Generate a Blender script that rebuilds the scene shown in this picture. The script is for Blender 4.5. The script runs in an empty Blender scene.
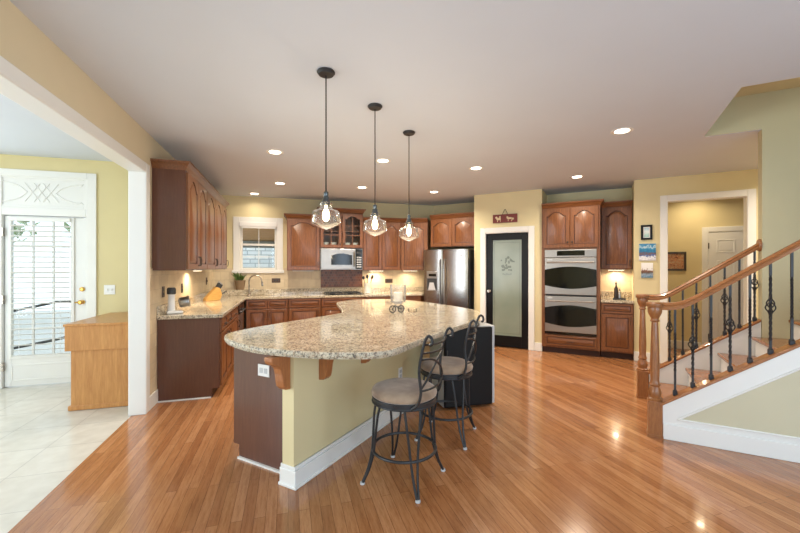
import bpy, bmesh, math, random
from math import sin, cos, pi, radians, sqrt, atan2
from mathutils import Vector, Matrix
random.seed(7)
S = bpy.context.scene
COL = S.collection
R2 = sqrt(2)

# ------------------------------------------------------------------ camera, world, daylight, exposure
YAW = radians(16.5)
cam_d = bpy.data.cameras.new('camera')
cam_d.sensor_width = 36; cam_d.lens = 378 / 800 * 36; cam_d.shift_y = 0.00125
cam_d.clip_start = .05; cam_d.clip_end = 200
cam = bpy.data.objects.new('camera', cam_d); COL.objects.link(cam)
cam.location = (0, 0, 1.43); cam.rotation_euler = (radians(90), 0, -YAW)
S.camera = cam

W = bpy.data.worlds.new('world'); S.world = W; W.use_nodes = True
bg = W.node_tree.nodes['Background']; bg.inputs[0].default_value = (.80, .90, 1.0, 1); bg.inputs[1].default_value = 2.2

def area(name, loc, rot, sx, sy, power, col, spread=180):
    d = bpy.data.lights.new(name, 'AREA'); d.shape = 'RECTANGLE'; d.size = sx; d.size_y = sy
    d.energy = power; d.color = col; d.spread = radians(spread)
    o = bpy.data.objects.new(name, d); COL.objects.link(o); o.location = loc; o.rotation_euler = rot
    return o
DAY = (.60, .79, 1.0)
DAY_B = (.84, .93, 1.0)
# daylight in the big windows of the rear wall (behind the camera), in the right wall and in the breakfast room
for i, x in enumerate((-.2, 1.1)):
    area('daylight_rear', (x, -2.52, 1.35), (radians(-90), 0, 0), 1.0, 2.0, 50, DAY).rotation_euler = (radians(90), 0, 0)
for n_ in (-.2, 1.6):
    x, y = (3.22 + n_) / R2, (n_ - 3.22) / R2
    area('daylight_side', (x, y, 1.35), (radians(90), 0, radians(45)), 1.2, 2.0, 30, DAY)
for y in (.2, 2.2):
    area('breakfast_daylight_unseen', (-5.12, y, 1.45), (radians(90), 0, radians(-90)), 1.5, 2.0, 82, DAY_B)

area('breakfast_daylight_unseen', (-4.4, 5.56, 1.5), (radians(90), 0, 0), 1.2, 1.9, 78, DAY_B).rotation_euler = (radians(-90), 0, 0)  # extra lamp in an unseen window, added to brighten the breakfast room ceiling

S.view_settings.view_transform = 'Standard'; S.view_settings.look = 'None'
S.view_settings.gamma = 1; S.view_settings.use_curve_mapping = False
S.view_settings.exposure = -0.3

# ------------------------------------------------------------------ materials
def lin(c):
    return tuple(((v / 255) / 12.92 if v / 255 <= .04045 else ((v / 255 + .055) / 1.055) ** 2.4) for v in c) + (1,)
class NT:
    def __init__(s, name):
        s.m = bpy.data.materials.new(name); s.m.use_nodes = True; s.t = s.m.node_tree
        s.b = s.t.nodes['Principled BSDF']
    def n(s, typ, **kw):
        x = s.t.nodes.new(typ)
        for k, v in kw.items():
            if k.startswith('i_'): x.inputs[k[2:].replace('_', ' ')].default_value = v
            else: setattr(x, k, v)
        return x
    def l(s, a, b): s.t.links.new(a, b)
    def coord(s, scale=(1, 1, 1), rot=(0, 0, 0), kind='Object'):
        c = s.n('ShaderNodeTexCoord'); m = s.n('ShaderNodeMapping')
        m.inputs['Scale'].default_value = scale; m.inputs['Rotation'].default_value = rot
        s.l(c.outputs[kind], m.inputs['Vector']); return m.outputs['Vector']
    def noise(s, vec, scale, detail=3, rough=.5):
        x = s.n('ShaderNodeTexNoise'); x.inputs['Scale'].default_value = scale
        x.inputs['Detail'].default_value = detail; x.inputs['Roughness'].default_value = rough
        s.l(vec, x.inputs['Vector']); return x.outputs['Fac']
    def ramp(s, fac, stops, interp='LINEAR'):
        r = s.n('ShaderNodeValToRGB'); e = r.color_ramp; e.interpolation = interp
        while len(e.elements) < len(stops): e.elements.new(.5)
        for el, (p, c) in zip(e.elements, stops): el.position = p; el.color = c
        s.l(fac, r.inputs['Fac']); return r.outputs['Color']
    def mix(s, a, b, fac, blend='MIX'):
        x = s.n('ShaderNodeMix', data_type='RGBA', blend_type=blend)
        for v, k in ((a, 6), (b, 7), (fac, 0)):
            if isinstance(v, (tuple, float, int)): x.inputs[k].default_value = v
            else: s.l(v, x.inputs[k])
        return x.outputs[2]
    def bump(s, h, strength, dist=.01):
        x = s.n('ShaderNodeBump'); x.inputs['Strength'].default_value = strength; x.inputs['Distance'].default_value = dist
        s.l(h, x.inputs['Height']); s.l(x.outputs['Normal'], s.b.inputs['Normal'])
    def set(s, col=None, rough=None, metal=None, coat=None, spec=None):
        if col is not None:
            if isinstance(col, tuple): s.b.inputs['Base Color'].default_value = col
            else: s.l(col, s.b.inputs['Base Color'])
        if rough is not None: s.b.inputs['Roughness'].default_value = rough
        if metal is not None: s.b.inputs['Metallic'].default_value = metal
        if coat is not None: s.b.inputs['Coat Weight'].default_value = coat; s.b.inputs['Coat Roughness'].default_value = .06
        if spec is not None: s.b.inputs['Specular IOR Level'].default_value = spec
        return s.m

def paint(name, c, rough=.55, var=.03):
    t = NT(name); v = t.coord()
    f = t.noise(v, 2.2, 2)
    a = lin(c); b = tuple(x * (1 - var * 2) for x in a[:3]) + (1,)
    col = t.ramp(f, [(.3, a), (.7, b)])
    t.bump(t.noise(v, 180, 2), .04, .002)
    return t.set(col, rough)
def metal(name, c, rough, brushed=None):
    t = NT(name); v = t.coord(brushed or (1, 1, 1))
    f = t.noise(v, 40, 3)
    a = lin(c); col = t.ramp(f, [(.3, tuple(x * .88 for x in a[:3]) + (1,)), (.7, a)])
    r = t.n('ShaderNodeMapRange', i_From_Min=.3, i_From_Max=.7, i_To_Min=rough * .8, i_To_Max=rough * 1.2)
    t.l(f, r.inputs['Value']); t.l(r.outputs[0], t.b.inputs['Roughness'])
    return t.set(col, None, 1.0)
def wood(name, light, dark, scale, rough=.3, coat=.3, k=1.0):
    """grain runs along the axis with the small scale"""
    t = NT(name); v = t.coord(scale)
    f = t.noise(v, 6 * k, 5, .6); g = t.noise(v, 26 * k, 3, .6)
    w = t.mix(f, g, .4)
    col = t.ramp(w, [(.3, lin(dark)), (.5, lin(tuple((a + b) / 2 for a, b in zip(light, dark)))), (.7, lin(light))])
    return t.set(col, rough, None, coat)
def emit(name, c, strength):
    t = NT(name); t.b.inputs['Base Color'].default_value = c; t.b.inputs['Emission Color'].default_value = c
    t.b.inputs['Emission Strength'].default_value = strength; return t.m
def thin_glass(name, tint=(1, 1, 1, 1), gloss=1.0, rough=.02, haze=0):
    m = bpy.data.materials.new(name); m.use_nodes = True; t = m.node_tree; t.nodes.clear()
    o = t.nodes.new('ShaderNodeOutputMaterial'); mx = t.nodes.new('ShaderNodeMixShader')
    tr = t.nodes.new('ShaderNodeBsdfTransparent'); gl = t.nodes.new('ShaderNodeBsdfGlossy')
    lw = t.nodes.new('ShaderNodeLayerWeight'); lw.inputs['Blend'].default_value = .22
    mt = t.nodes.new('ShaderNodeMath'); mt.operation = 'MULTIPLY'; mt.inputs[1].default_value = gloss
    tr.inputs[0].default_value = tint; gl.inputs['Roughness'].default_value = rough
    t.links.new(lw.outputs['Fresnel'], mt.inputs[0]); t.links.new(mt.outputs[0], mx.inputs[0])
    t.links.new(tr.outputs[0], mx.inputs[1]); t.links.new(gl.outputs[0], mx.inputs[2])
    if haze:
        df = t.nodes.new('ShaderNodeBsdfTranslucent'); d2_ = t.nodes.new('ShaderNodeBsdfDiffuse'); ad = t.nodes.new('ShaderNodeMixShader'); m2 = t.nodes.new('ShaderNodeMixShader'); m2.inputs[0].default_value = haze
        t.links.new(df.outputs[0], ad.inputs[1]); t.links.new(d2_.outputs[0], ad.inputs[2]); t.links.new(mx.outputs[0], m2.inputs[1]); t.links.new(ad.outputs[0], m2.inputs[2]); t.links.new(m2.outputs[0], o.inputs[0])
    else: t.links.new(mx.outputs[0], o.inputs[0])
    return m

M = {}
M['wall'] = paint('yellow wall paint', (226, 212, 167))
M['wall_left'] = paint('beige wall paint', (218, 204, 172))
M['wall_pale'] = paint('pale yellow wall paint', (223, 209, 158))
M['wall_stair'] = paint('pale stair wall paint', (206, 199, 162))
M['panel'] = paint('stone coloured panel paint', (206, 200, 172))
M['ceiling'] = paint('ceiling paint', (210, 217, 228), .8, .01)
M['white'] = paint('white trim paint', (236, 236, 232), .35, .01)
M['plastic'] = paint('white plastic', (238, 238, 236), .3, .01)
M['bronze_plastic'] = paint('dark bronze plate', (88, 66, 52), .4)
M['black'] = paint('black paint', (15, 16, 18), .4)
M['black'].node_tree.nodes['Principled BSDF'].inputs['Specular IOR Level'].default_value = .25
M['blackgloss'] = paint('black glass', (10, 11, 13), .06)
M['rubber'] = paint('dark grey plastic', (52, 54, 56), .45)
M['grey'] = paint('light grey metal paint', (196, 198, 200), .4)
M['cherry'] = wood('cherry wood', (146, 93, 53), (93, 54, 30), (9, 9, .8), .36, .12)
M['cherry_h'] = wood('cherry wood with level grain', (143, 91, 52), (93, 54, 30), (.8, 9, 9), .36, .12)
M['cherry_end'] = wood('dark cherry veneer', (106, 66, 50), (84, 50, 37), (10, 10, .7), .3, .25)
M['glaze'] = wood('dark glazed groove', (92, 52, 30), (66, 36, 22), (9, 9, .8), .45, .05)
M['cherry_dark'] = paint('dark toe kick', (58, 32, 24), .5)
M['oak'] = wood('golden oak', (210, 156, 94), (172, 114, 60), (7, 7, .55), .35, .15, .7)
M['oak_rail'] = wood('oak rail', (172, 116, 70), (128, 80, 46), (9, 9, 1.5), .3, .35)
M['oak_rail_h'] = wood('oak tread', (178, 120, 72), (136, 86, 50), (1.2, 9, 9), .25, .35)
M['corbel'] = wood('stained corbel wood', (188, 124, 74), (150, 92, 54), (9, 9, 1), .35, .2)
M['steel'] = metal('brushed steel', (176, 174, 172), .32, (1, 1, 40))
M['steel_v'] = metal('brushed steel lengthwise', (186, 182, 178), .24, (40, 40, 1))
M['steel_soft'] = metal('soft brushed steel', (172, 168, 164), .38, (1, 1, 40))
M['nickel'] = metal('satin nickel', (176, 168, 158), .28)
M['brass'] = metal('polished brass', (214, 170, 92), .2)
M['iron'] = paint('dark bronze iron', (38, 39, 42), .42)
M['bronze'] = paint('dark pewter knob', (62, 50, 42), .35)
M['pendant_metal'] = metal('aged pewter', (104, 110, 112), .34)
M['bulb'] = emit('glowing filament bulb', (1, .80, .50, 1), 7)
M['lens'] = emit('glowing downlight lens', (1, .9, .74, 1), 9)
M['strip'] = emit('glowing cabinet light', (1, .86, .62, 1), 7)
M['glass'] = thin_glass('clear window glass', (.97, .99, .98, 1), .8)
M['shade_glass'] = thin_glass('clear pendant glass', (.97, .96, .94, 1), .8, .05, .012)
M['vase_glass'] = thin_glass('hazy vase glass', (.95, .95, .94, 1), 1.0, .08, .16)
M['candle'] = paint('ivory wax', (240, 232, 214), .5)
M['terra'] = paint('stone plant pot', (150, 126, 98), .7)
M['leaf'] = paint('green leaf', (84, 112, 50), .5, .1)
M['ceramic'] = paint('white ceramic', (236, 232, 224), .2, .01)
M['block'] = wood('pale knife block wood', (220, 176, 100), (196, 146, 74), (2, 10, 10), .4, .1)

def m_floor():
    t = NT('oak strip floor'); v = t.coord((1, 1, 1), (0, 0, radians(90)))
    b = t.n('ShaderNodeTexBrick', offset=.37, offset_frequency=2)
    t.l(v, b.inputs['Vector'])
    b.inputs['Color1'].default_value = (0, 0, 0, 1); b.inputs['Color2'].default_value = (1, 1, 1, 1); b.inputs['Mortar'].default_value = (.5, .5, .5, 1)
    b.inputs['Scale'].default_value = 1; b.inputs['Brick Width'].default_value = 1.15; b.inputs['Row Height'].default_value = .062
    b.inputs['Mortar Size'].default_value = .0011; b.inputs['Mortar Smooth'].default_value = .2
    g = t.coord((11, .9, 1)); a = t.noise(g, 5, 5, .62); c = t.noise(g, 24, 3, .6)
    # shift the grain from plank to plank
    base = t.ramp(b.outputs['Color'], [(0, lin((160, 106, 66))), (.35, lin((174, 119, 76))), (.7, lin((182, 127, 84))), (1, lin((192, 138, 95)))])
    gr = t.ramp(t.mix(a, c, .35), [(.36, lin((176, 146, 120))), (.56, (1, 1, 1, 1))])
    col = t.mix(base, gr, .52, 'MULTIPLY')
    col = t.mix(col, lin((98, 58, 32)), b.outputs['Fac'])
    r = t.n('ShaderNodeMapRange', i_To_Min=.12, i_To_Max=.22); t.l(a, r.inputs['Value']); t.l(r.outputs[0], t.b.inputs['Roughness'])
    h = t.mix(t.mix(a, b.outputs['Color'], .4), (0, 0, 0, 1), b.outputs['Fac'])
    t.bump(h, .12, .004)
    return t.set(col, None, None, .25)
M['floor'] = m_floor()
def m_tile(name, w, h, c1, c2, grout, mort, rough, off=.5, rot=(0, 0, 0), bump=.3, size=1):
    t = NT(name); v = t.coord((1, 1, 1), rot)
    b = t.n('ShaderNodeTexBrick', offset=off)
    t.l(v, b.inputs['Vector']); b.inputs['Scale'].default_value = 1
    b.inputs['Color1'].default_value = lin(c1); b.inputs['Color2'].default_value = lin(c2); b.inputs['Mortar'].default_value = lin(grout)
    b.inputs['Brick Width'].default_value = w; b.inputs['Row Height'].default_value = h; b.inputs['Mortar Size'].default_value = mort
    f = t.noise(t.coord(), 9, 4)
    col = t.mix(b.outputs['Color'], t.ramp(f, [(.3, (.82, .8, .78, 1)), (.65, (1, 1, 1, 1))]), .6, 'MULTIPLY')
    iv = t.n('ShaderNodeMath', operation='SUBTRACT'); iv.inputs[0].default_value = 1; t.l(b.outputs['Fac'], iv.inputs[1])
    t.bump(iv.outputs[0], bump, .003)
    return t.set(col, rough)
M['floor_tile'] = m_tile('pale stone floor tile', .46, .46, (226, 224, 214), (214, 212, 202), (196, 194, 186), .004, .18, 0)
XZ = (radians(90), 0, 0)
M['travertine'] = m_tile('travertine wall tile', .15, .15, (228, 212, 180), (214, 196, 164), (206, 190, 160), .003, .4, .5, XZ)
M['travertine_l'] = m_tile('travertine wall tile on the side wall', .15, .15, (228, 212, 180), (214, 196, 164), (206, 190, 160), .003, .4, .5, (radians(90), radians(90), 0))
M['mosaic'] = m_tile('brown mosaic tile', .05, .05, (146, 86, 58), (92, 50, 34), (126, 98, 78), .004, .35, .5, XZ)
def m_granite(name, edge=False):
    t = NT(name); v = t.coord()
    big = t.noise(v, 7, 4, .6); mid = t.noise(v, 46, 4, .7)
    vo = t.n('ShaderNodeTexVoronoi'); vo.inputs['Scale'].default_value = 95; t.l(v, vo.inputs['Vector'])
    vo2 = t.n('ShaderNodeTexVoronoi'); vo2.inputs['Scale'].default_value = 190; t.l(v, vo2.inputs['Vector'])
    base = t.ramp(t.mix(big, mid, .5), [(.32, lin((178, 162, 138))), (.44, lin((214, 204, 184))), (.55, lin((226, 218, 200))), (.68, lin((236, 230, 216)))])
    sep = t.n('ShaderNodeSeparateColor'); t.l(vo.outputs['Color'], sep.inputs[0])
    cell = t.ramp(sep.outputs[0], [(0, lin((72, 62, 56))), (.10, lin((72, 62, 56))), (.11, lin((150, 122, 94))), (.22, lin((166, 136, 104))), (.23, lin((236, 230, 218))), (1, lin((236, 230, 216)))], 'CONSTANT')
    col = t.mix(base, cell, .68, 'MULTIPLY')
    sp2 = t.n('ShaderNodeSeparateColor'); t.l(vo2.outputs['Color'], sp2.inputs[0])
    fine = t.ramp(sp2.outputs[1], [(0, lin((70, 66, 64))), (.17, (1, 1, 1, 1)), (1, (1, 1, 1, 1))], 'CONSTANT')
    col = t.mix(col, fine, .7, 'MULTIPLY')
    blot = t.ramp(t.noise(v, 21, 3, .65), [(.36, lin((118, 104, 90))), (.48, (1, 1, 1, 1))])
    col = t.mix(col, blot, .32, 'MULTIPLY')
    t.set(col, .09 if not edge else .3, None, .15 if not edge else 0)
    if edge: t.bump(t.noise(v, 38, 3), .9, .02)
    return t.m
M['granite'] = m_granite('polished granite'); M['granite_edge'] = m_granite('chiselled granite edge', True)
def m_suede():
    t = NT('tan suede seat'); v = t.coord(); f = t.noise(v, 7, 3)
    col = t.ramp(f, [(.35, lin((132, 108, 88))), (.6, lin((168, 144, 120)))])
    t.b.inputs['Sheen Weight'].default_value = .4
    t.bump(t.noise(v, 220, 2), .2, .002); return t.set(col, .9)
M['suede'] = m_suede()
def m_frost():
    t = NT('frosted pantry glass'); v = t.coord(); f = t.noise(v, 2.5, 2)
    col = t.ramp(f, [(.3, lin((126, 138, 124))), (.7, lin((140, 150, 136)))])
    return t.set(col, .22)
M['frost'] = m_frost()
M['etch'] = paint('clear etched line in the glass', (106, 116, 106), .15)
def m_stone():
    t = NT('dry stacked pale stone'); v = t.coord((1, 1, 1), XZ)
    b = t.n('ShaderNodeTexBrick', offset=.43, squash=.7, squash_frequency=3); t.l(v, b.inputs['Vector']); b.inputs['Scale'].default_value = 1
    b.inputs['Color1'].default_value = lin((250, 252, 252)); b.inputs['Color2'].default_value = lin((214, 222, 226)); b.inputs['Mortar'].default_value = lin((176, 186, 190))
    b.inputs['Brick Width'].default_value = .34; b.inputs['Row Height'].default_value = .11; b.inputs['Mortar Size'].default_value = .012
    f = t.noise(t.coord(), 5, 4)
    col = t.mix(b.outputs['Color'], t.ramp(f, [(.3, (.8, .85, .88, 1)), (.6, (1, 1, 1, 1))]), .7, 'MULTIPLY')
    return t.set(col, .9)
M['stone'] = m_stone()
M['soffit'] = wood('stained porch boards', (232, 200, 164), (204, 164, 126), (.6, 10, 4), .5, 0)
M['beam'] = paint('grey porch beam', (150, 156, 158), .6)
M['concrete'] = paint('bright concrete', (206, 206, 202), .8)
M['bark'] = paint('grey bark', (108, 92, 76), .9)
def m_foliage():
    t = NT('pale green foliage'); f = t.noise(t.coord(), 3, 4, .7)
    return t.set(t.ramp(f, [(.35, lin((104, 124, 84))), (.65, lin((186, 202, 160)))]), .8)
M['foliage'] = m_foliage()
def m_picture(name, kind):
    t = NT(name); g = t.n('ShaderNodeTexCoord'); sx = t.n('ShaderNodeSeparateXYZ'); t.l(g.outputs['Generated'], sx.inputs[0])
    f = t.noise(g.outputs['Generated'], 7, 3)
    z = t.n('ShaderNodeMath', operation='ADD'); t.l(sx.outputs['Z'], z.inputs[0])
    k = t.n('ShaderNodeMath', operation='MULTIPLY_ADD'); k.inputs[1].default_value = .6; k.inputs[2].default_value = -.3; t.l(f, k.inputs[0]); t.l(k.outputs[0], z.inputs[1])
    st = {'sea': [(0, (206, 206, 214)), (.18, (240, 240, 244)), (.3, (60, 92, 160)), (.42, (120, 90, 80)), (.52, (30, 110, 160)), (.72, (60, 150, 190)), (.8, (190, 214, 224)), (.9, (46, 140, 190)), (1, (60, 130, 180))],
          'harbour': [(0, (70, 120, 150)), (.2, (150, 170, 190)), (.34, (90, 70, 50)), (.48, (130, 84, 60)), (.58, (240, 240, 238)), (1, (250, 248, 246))],
          'sky': [(0, (150, 196, 190)), (.3, (190, 220, 216)), (.55, (236, 244, 246)), (1, (170, 208, 224))],
          'hall': [(0, (80, 56, 40)), (.38, (120, 70, 48)), (.46, (206, 150, 104)), (.52, (150, 96, 64)), (.6, (190, 160, 120)), (1, (100, 80, 60))]}[kind]
    col = t.ramp(t.noise(g.outputs['Generated'], 6, 4) if kind == 'hall' else z.outputs[0], [(p, lin(c)) for p, c in st])
    return t.set(col, .4)

# ------------------------------------------------------------------ mesh helpers
class MB:
    def __init__(s): s.b = bmesh.new()
    def quad_strip(s, A, B, close=True, mi=0):
        n = len(A)
        for i in range(n if close else n - 1):
            j = (i + 1) % n
            try: s.b.faces.new((A[i], A[j], B[j], B[i])).material_index = mi
            except ValueError: pass
    def verts(s, pts): return [s.b.verts.new(p) for p in pts]
    def box(s, x0, x1, y0, y1, z0, z1):
        v = s.verts([(x, y, z) for z in (z0, z1) for x, y in ((x0, y0), (x1, y0), (x1, y1), (x0, y1))])
        for f in ((3, 2, 1, 0), (4, 5, 6, 7), (0, 1, 5, 4), (1, 2, 6, 5), (2, 3, 7, 6), (3, 0, 4, 7)): s.b.faces.new([v[i] for i in f])
        return s
    def prism(s, pts, z0, z1):
        a = s.verts([(x, y, z0) for x, y in pts]); b = s.verts([(x, y, z1) for x, y in pts])
        s.quad_strip(a, b); s.b.faces.new(a[::-1]); s.b.faces.new(b); return s
    def prism_y(s, pts, y0, y1):      # polygon in x-z, thickness in y
        a = s.verts([(x, y0, z) for x, z in pts]); b = s.verts([(x, y1, z) for x, z in pts])
        s.quad_strip(a, b); s.b.faces.new(a[::-1]); s.b.faces.new(b); return s
    def lathe(s, prof, c=(0, 0, 0), n=20, close=True):
        rings = []
        for r, z in prof:
            rings.append(s.verts([(c[0] + r * cos(2 * pi * i / n), c[1] + r * sin(2 * pi * i / n), c[2] + z) for i in range(n)]))
        for a, b in zip(rings, rings[1:]): s.quad_strip(a, b)
        if close:
            s.b.faces.new(rings[0][::-1]); s.b.faces.new(rings[-1])
        return s
    def tube(s, pts, r, n=8, closed=False, flat=1.0):
        pts = [Vector(p) for p in pts]; m = len(pts); rings = []; up = None
        rr = r if isinstance(r, (list, tuple)) else [r] * m
        for i, p in enumerate(pts):
            a = pts[(i - 1) % m] if (closed or i) else p
            b = pts[(i + 1) % m] if (closed or i < m - 1) else p
            t = (b - a).normalized()
            if up is None: up = Vector((0, 0, 1)) if abs(t.z) < .9 else Vector((1, 0, 0))
            u = (up - t * up.dot(t)).normalized(); w = t.cross(u); up = u
            rings.append(s.verts([p + (u * cos(2 * pi * k / n) + w * sin(2 * pi * k / n) * flat) * rr[i] for k in range(n)]))
        for i in range(m - 1): s.quad_strip(rings[i], rings[i + 1])
        if closed: s.quad_strip(rings[-1], rings[0])
        else: s.b.faces.new(rings[0][::-1]); s.b.faces.new(rings[-1])
        return s
    def sphere(s, c, r, sc=(1, 1, 1), seg=12):
        mt = Matrix.Translation(c) @ Matrix.Diagonal((*sc, 1))
        bmesh.ops.create_uvsphere(s.b, u_segments=seg, v_segments=max(6, seg // 2), radius=r, matrix=mt); return s
    def build(s, name, mat, parent=None, loc=(0, 0, 0), rz=0, smooth=False, bevel=0, angle=40):
        bmesh.ops.recalc_face_normals(s.b, faces=s.b.faces)
        me = bpy.data.meshes.new(name); s.b.to_mesh(me); s.b.free()
        me.materials.append(M[mat] if isinstance(mat, str) else mat)
        if smooth:
            for p in me.polygons: p.use_smooth = True
            me.set_sharp_from_angle(angle=radians(angle))
        o = bpy.data.objects.new(name, me); COL.objects.link(o)
        o.location = loc; o.rotation_euler = (0, 0, rz); o.parent = parent
        if bevel:
            md = o.modifiers.new('edge', 'BEVEL'); md.width = bevel; md.segments = 2; md.limit_method = 'ANGLE'; md.angle_limit = radians(50)
        return o
def bx(x0, x1, y0, y1, z0, z1): return MB().box(x0, x1, y0, y1, z0, z1)
def tag(o, label, cat, group=None):
    o['label'] = label; o['category'] = cat
    if group: o['group'] = group
    return o
def thing(name, label, cat, loc=(0, 0, 0), rz=0, group=None):
    o = bpy.data.objects.new(name, None); COL.objects.link(o); o.location = loc; o.rotation_euler = (0, 0, rz)
    o.empty_display_size = .1
    return tag(o, label, cat, group)
def struct(name, mb, mat, rz=0, bevel=0, **k):
    o = mb.build(name, mat, rz=rz, bevel=bevel, **k); o['kind'] = 'structure'; return o
def copy_tree(o, parent=None):
    c = o.copy(); COL.objects.link(c); c.parent = parent
    for ch in list(o.children): copy_tree(ch, c)
    return c
def lamp(name, kind, parent, loc, power, col, size=.1, spread=150, rot=(0, 0, 0)):
    d = bpy.data.lights.new(name, kind); d.energy = power; d.color = col
    if kind == 'AREA': d.shape = 'DISK'; d.size = size; d.spread = radians(spread)
    else: d.shadow_soft_size = size
    o = bpy.data.objects.new(name, d); COL.objects.link(o); o.parent = parent; o.location = loc; o.rotation_euler = rot
    return o
def circ(r, z, n=24, c=(0, 0)): return [(c[0] + r * cos(2 * pi * i / n), c[1] + r * sin(2 * pi * i / n), z) for i in range(n)]
def smooth_pts(pts, n=6):
    """Catmull-Rom through the points"""
    P = [Vector(p) for p in pts]; out = []
    for i in range(len(P) - 1):
        p0 = P[max(i - 1, 0)]; p1 = P[i]; p2 = P[i + 1]; p3 = P[min(i + 2, len(P) - 1)]
        for k in range(n):
            t = k / n
            out.append(.5 * ((2 * p1) + (p2 - p0) * t + (2 * p0 - 5 * p1 + 4 * p2 - p3) * t * t + (3 * p1 - p0 - 3 * p2 + p3) * t ** 3))
    out.append(P[-1]); return out
def xy(s, n): return ((s + n) / R2, (n - s) / R2)
D = radians(-45)      # the frame of the diagonal walls: local x = along the wall, local y = away from the camera
warm = (1.0, .80, .56)

# ================================================================== the setting
CZ = 2.77
struct('floor', MB().prism([(-1.45, -2.8), (4.5, -2.8), (9.5, 2.5), (9.5, 9.5), (-1.45, 9.5)], -.12, 0), 'floor')
struct('floor_breakfast_room', bx(-5.3, -1.45, -2.8, 5.75, -.12, -.002), 'floor_tile')
def clip(poly, f):
    out = []
    for i, p in enumerate(poly):
        q = poly[(i + 1) % len(poly)]; a, c = f(p), f(q)
        if a <= 0: out.append(p)
        if a * c < 0: t = a / (a - c); out.append((p[0] + (q[0] - p[0]) * t, p[1] + (q[1] - p[1]) * t))
    return out
def ceiling():
    b = MB(); hs0, hs1, hn0, hn1 = .89, 3.6, 3.68, 4.90
    F = lambda a, c, k: (lambda p: a * (p[0] - p[1]) / R2 + c * (p[0] + p[1]) / R2 - k)
    main = [(-1.4, -2.8), (10, -2.8), (10, 7.8), (-1.4, 7.8)]
    for f in (F(0, 1, 8.3), F(1, 0, 4.2)): main = clip(main, f)
    for s0, s1, n0, n1 in ((-9, hs0, -7, 9.2), (hs0, 6, -7, hn0), (hs0, 6, hn1, 9.2), (hs1, 6, hn0, hn1)):
        p = main
        for f in (F(-1, 0, -s0), F(1, 0, s1), F(0, -1, -n0), F(0, 1, n1)): p = clip(p, f) if p else p
        if len(p) > 2: b.prism(p, CZ, CZ + .04)
    b.prism([(-5.3, -2.8), (-1.4, -2.8), (-1.4, 5.75), (-5.3, 5.75)], CZ, CZ + .04)
    b.prism([(-1.47, 5.75), (-1.4, 5.75), (-1.4, 7.8), (-1.47, 7.8)], CZ, CZ + .04)
    return b
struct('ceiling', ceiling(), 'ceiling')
struct('ceiling_stairwell', bx(.85, 3.7, 3.6, 5.0, 3.12, 3.2), 'wall', rz=D)
b = MB(); b.box(.85, 1.335, 4.89, 5.0, CZ + .002, 3.12); b.box(.85, .888, 3.6, 4.89, CZ + .035, 3.12); b.box(.888, 3.7, 3.6, 3.675, CZ + .035, 3.12); b.box(3.62, 3.7, 3.675, 4.885, CZ + .035, 3.12)
struct('wall_stairwell_upper', b, 'wall_stair', rz=D)
# left wall with the wide cased opening to the breakfast room
b = MB(); b.box(-1.46, -1.34, 4.245, 7.8, 0, CZ); b.box(-1.46, -1.34, -2.7, 4.245, 2.38, CZ); b.box(-1.46, -1.34, -2.7, -.8, 0, 2.38)
struct('wall_left', b, 'wall_left')
b = MB(); b.box(-1.345, -1.322, 4.235, 4.33, 0, 2.45); b.box(-1.345, -1.322, -.9, 4.235, 2.36, 2.45)
b.box(-1.475, -1.324, 4.23, 4.25, 0, 2.36); b.box(-1.475, -1.324, -.8, 4.25, 2.358, 2.385)
b.box(-1.478, -1.455, 4.235, 4.33, 0, 2.45); b.box(-1.478, -1.455, -.9, 4.235, 2.36, 2.45)
struct('trim_1', b, 'white', bevel=.006)
struct('baseboard_left', bx(-1.345, -1.322, 4.33, 4.59, 0, .14), 'white', bevel=.005)
# breakfast room
WB = 5.62
b = MB(); b.box(-3.78, -3.36, WB, WB + .12, 0, CZ); b.box(-5.3, -5.02, WB, WB + .12, 0, CZ); b.box(-5.02, -3.78, WB, WB + .12, 0, .5); b.box(-5.02, -3.78, WB, WB + .12, 2.5, CZ); b.box(-2.36, -1.46, WB, WB + .12, 0, CZ); b.box(-3.36, -2.36, WB, WB + .12, 2.56, CZ)  # window opening left of the door is added, out of view, for the extra lamp
struct('wall_breakfast_back', b, 'wall_pale')
b = MB(); b.box(-5.3, -5.2, -2.7, 5.7, 0, .4); b.box(-5.3, -5.2, -2.7, 5.7, 2.5, CZ)
for y0, y1 in ((-2.7, -.6), (1.0, 1.4), (3.0, 5.7)): b.box(-5.3, -5.2, y0, y1, .4, 2.5)
struct('wall_breakfast_side', b, 'wall_pale')
struct('baseboard_breakfast', bx(-2.29, -1.46, WB - .015, WB + .005, 0, .13), 'white', bevel=.004)
# range wall with the kitchen window
BY = 7.65
wx0, wx1, wz0, wz1 = -.87, -.205, 1.38, 2.27
b = MB(); b.box(-1.46, wx0, BY, BY + .15, 0, CZ); b.box(wx1, 3.2, BY, BY + .15, 0, CZ); b.box(wx0, wx1, BY, BY + .15, 0, wz0); b.box(wx0, wx1, BY, BY + .15, wz1, CZ)
struct('wall_back', b, 'wall')
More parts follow.
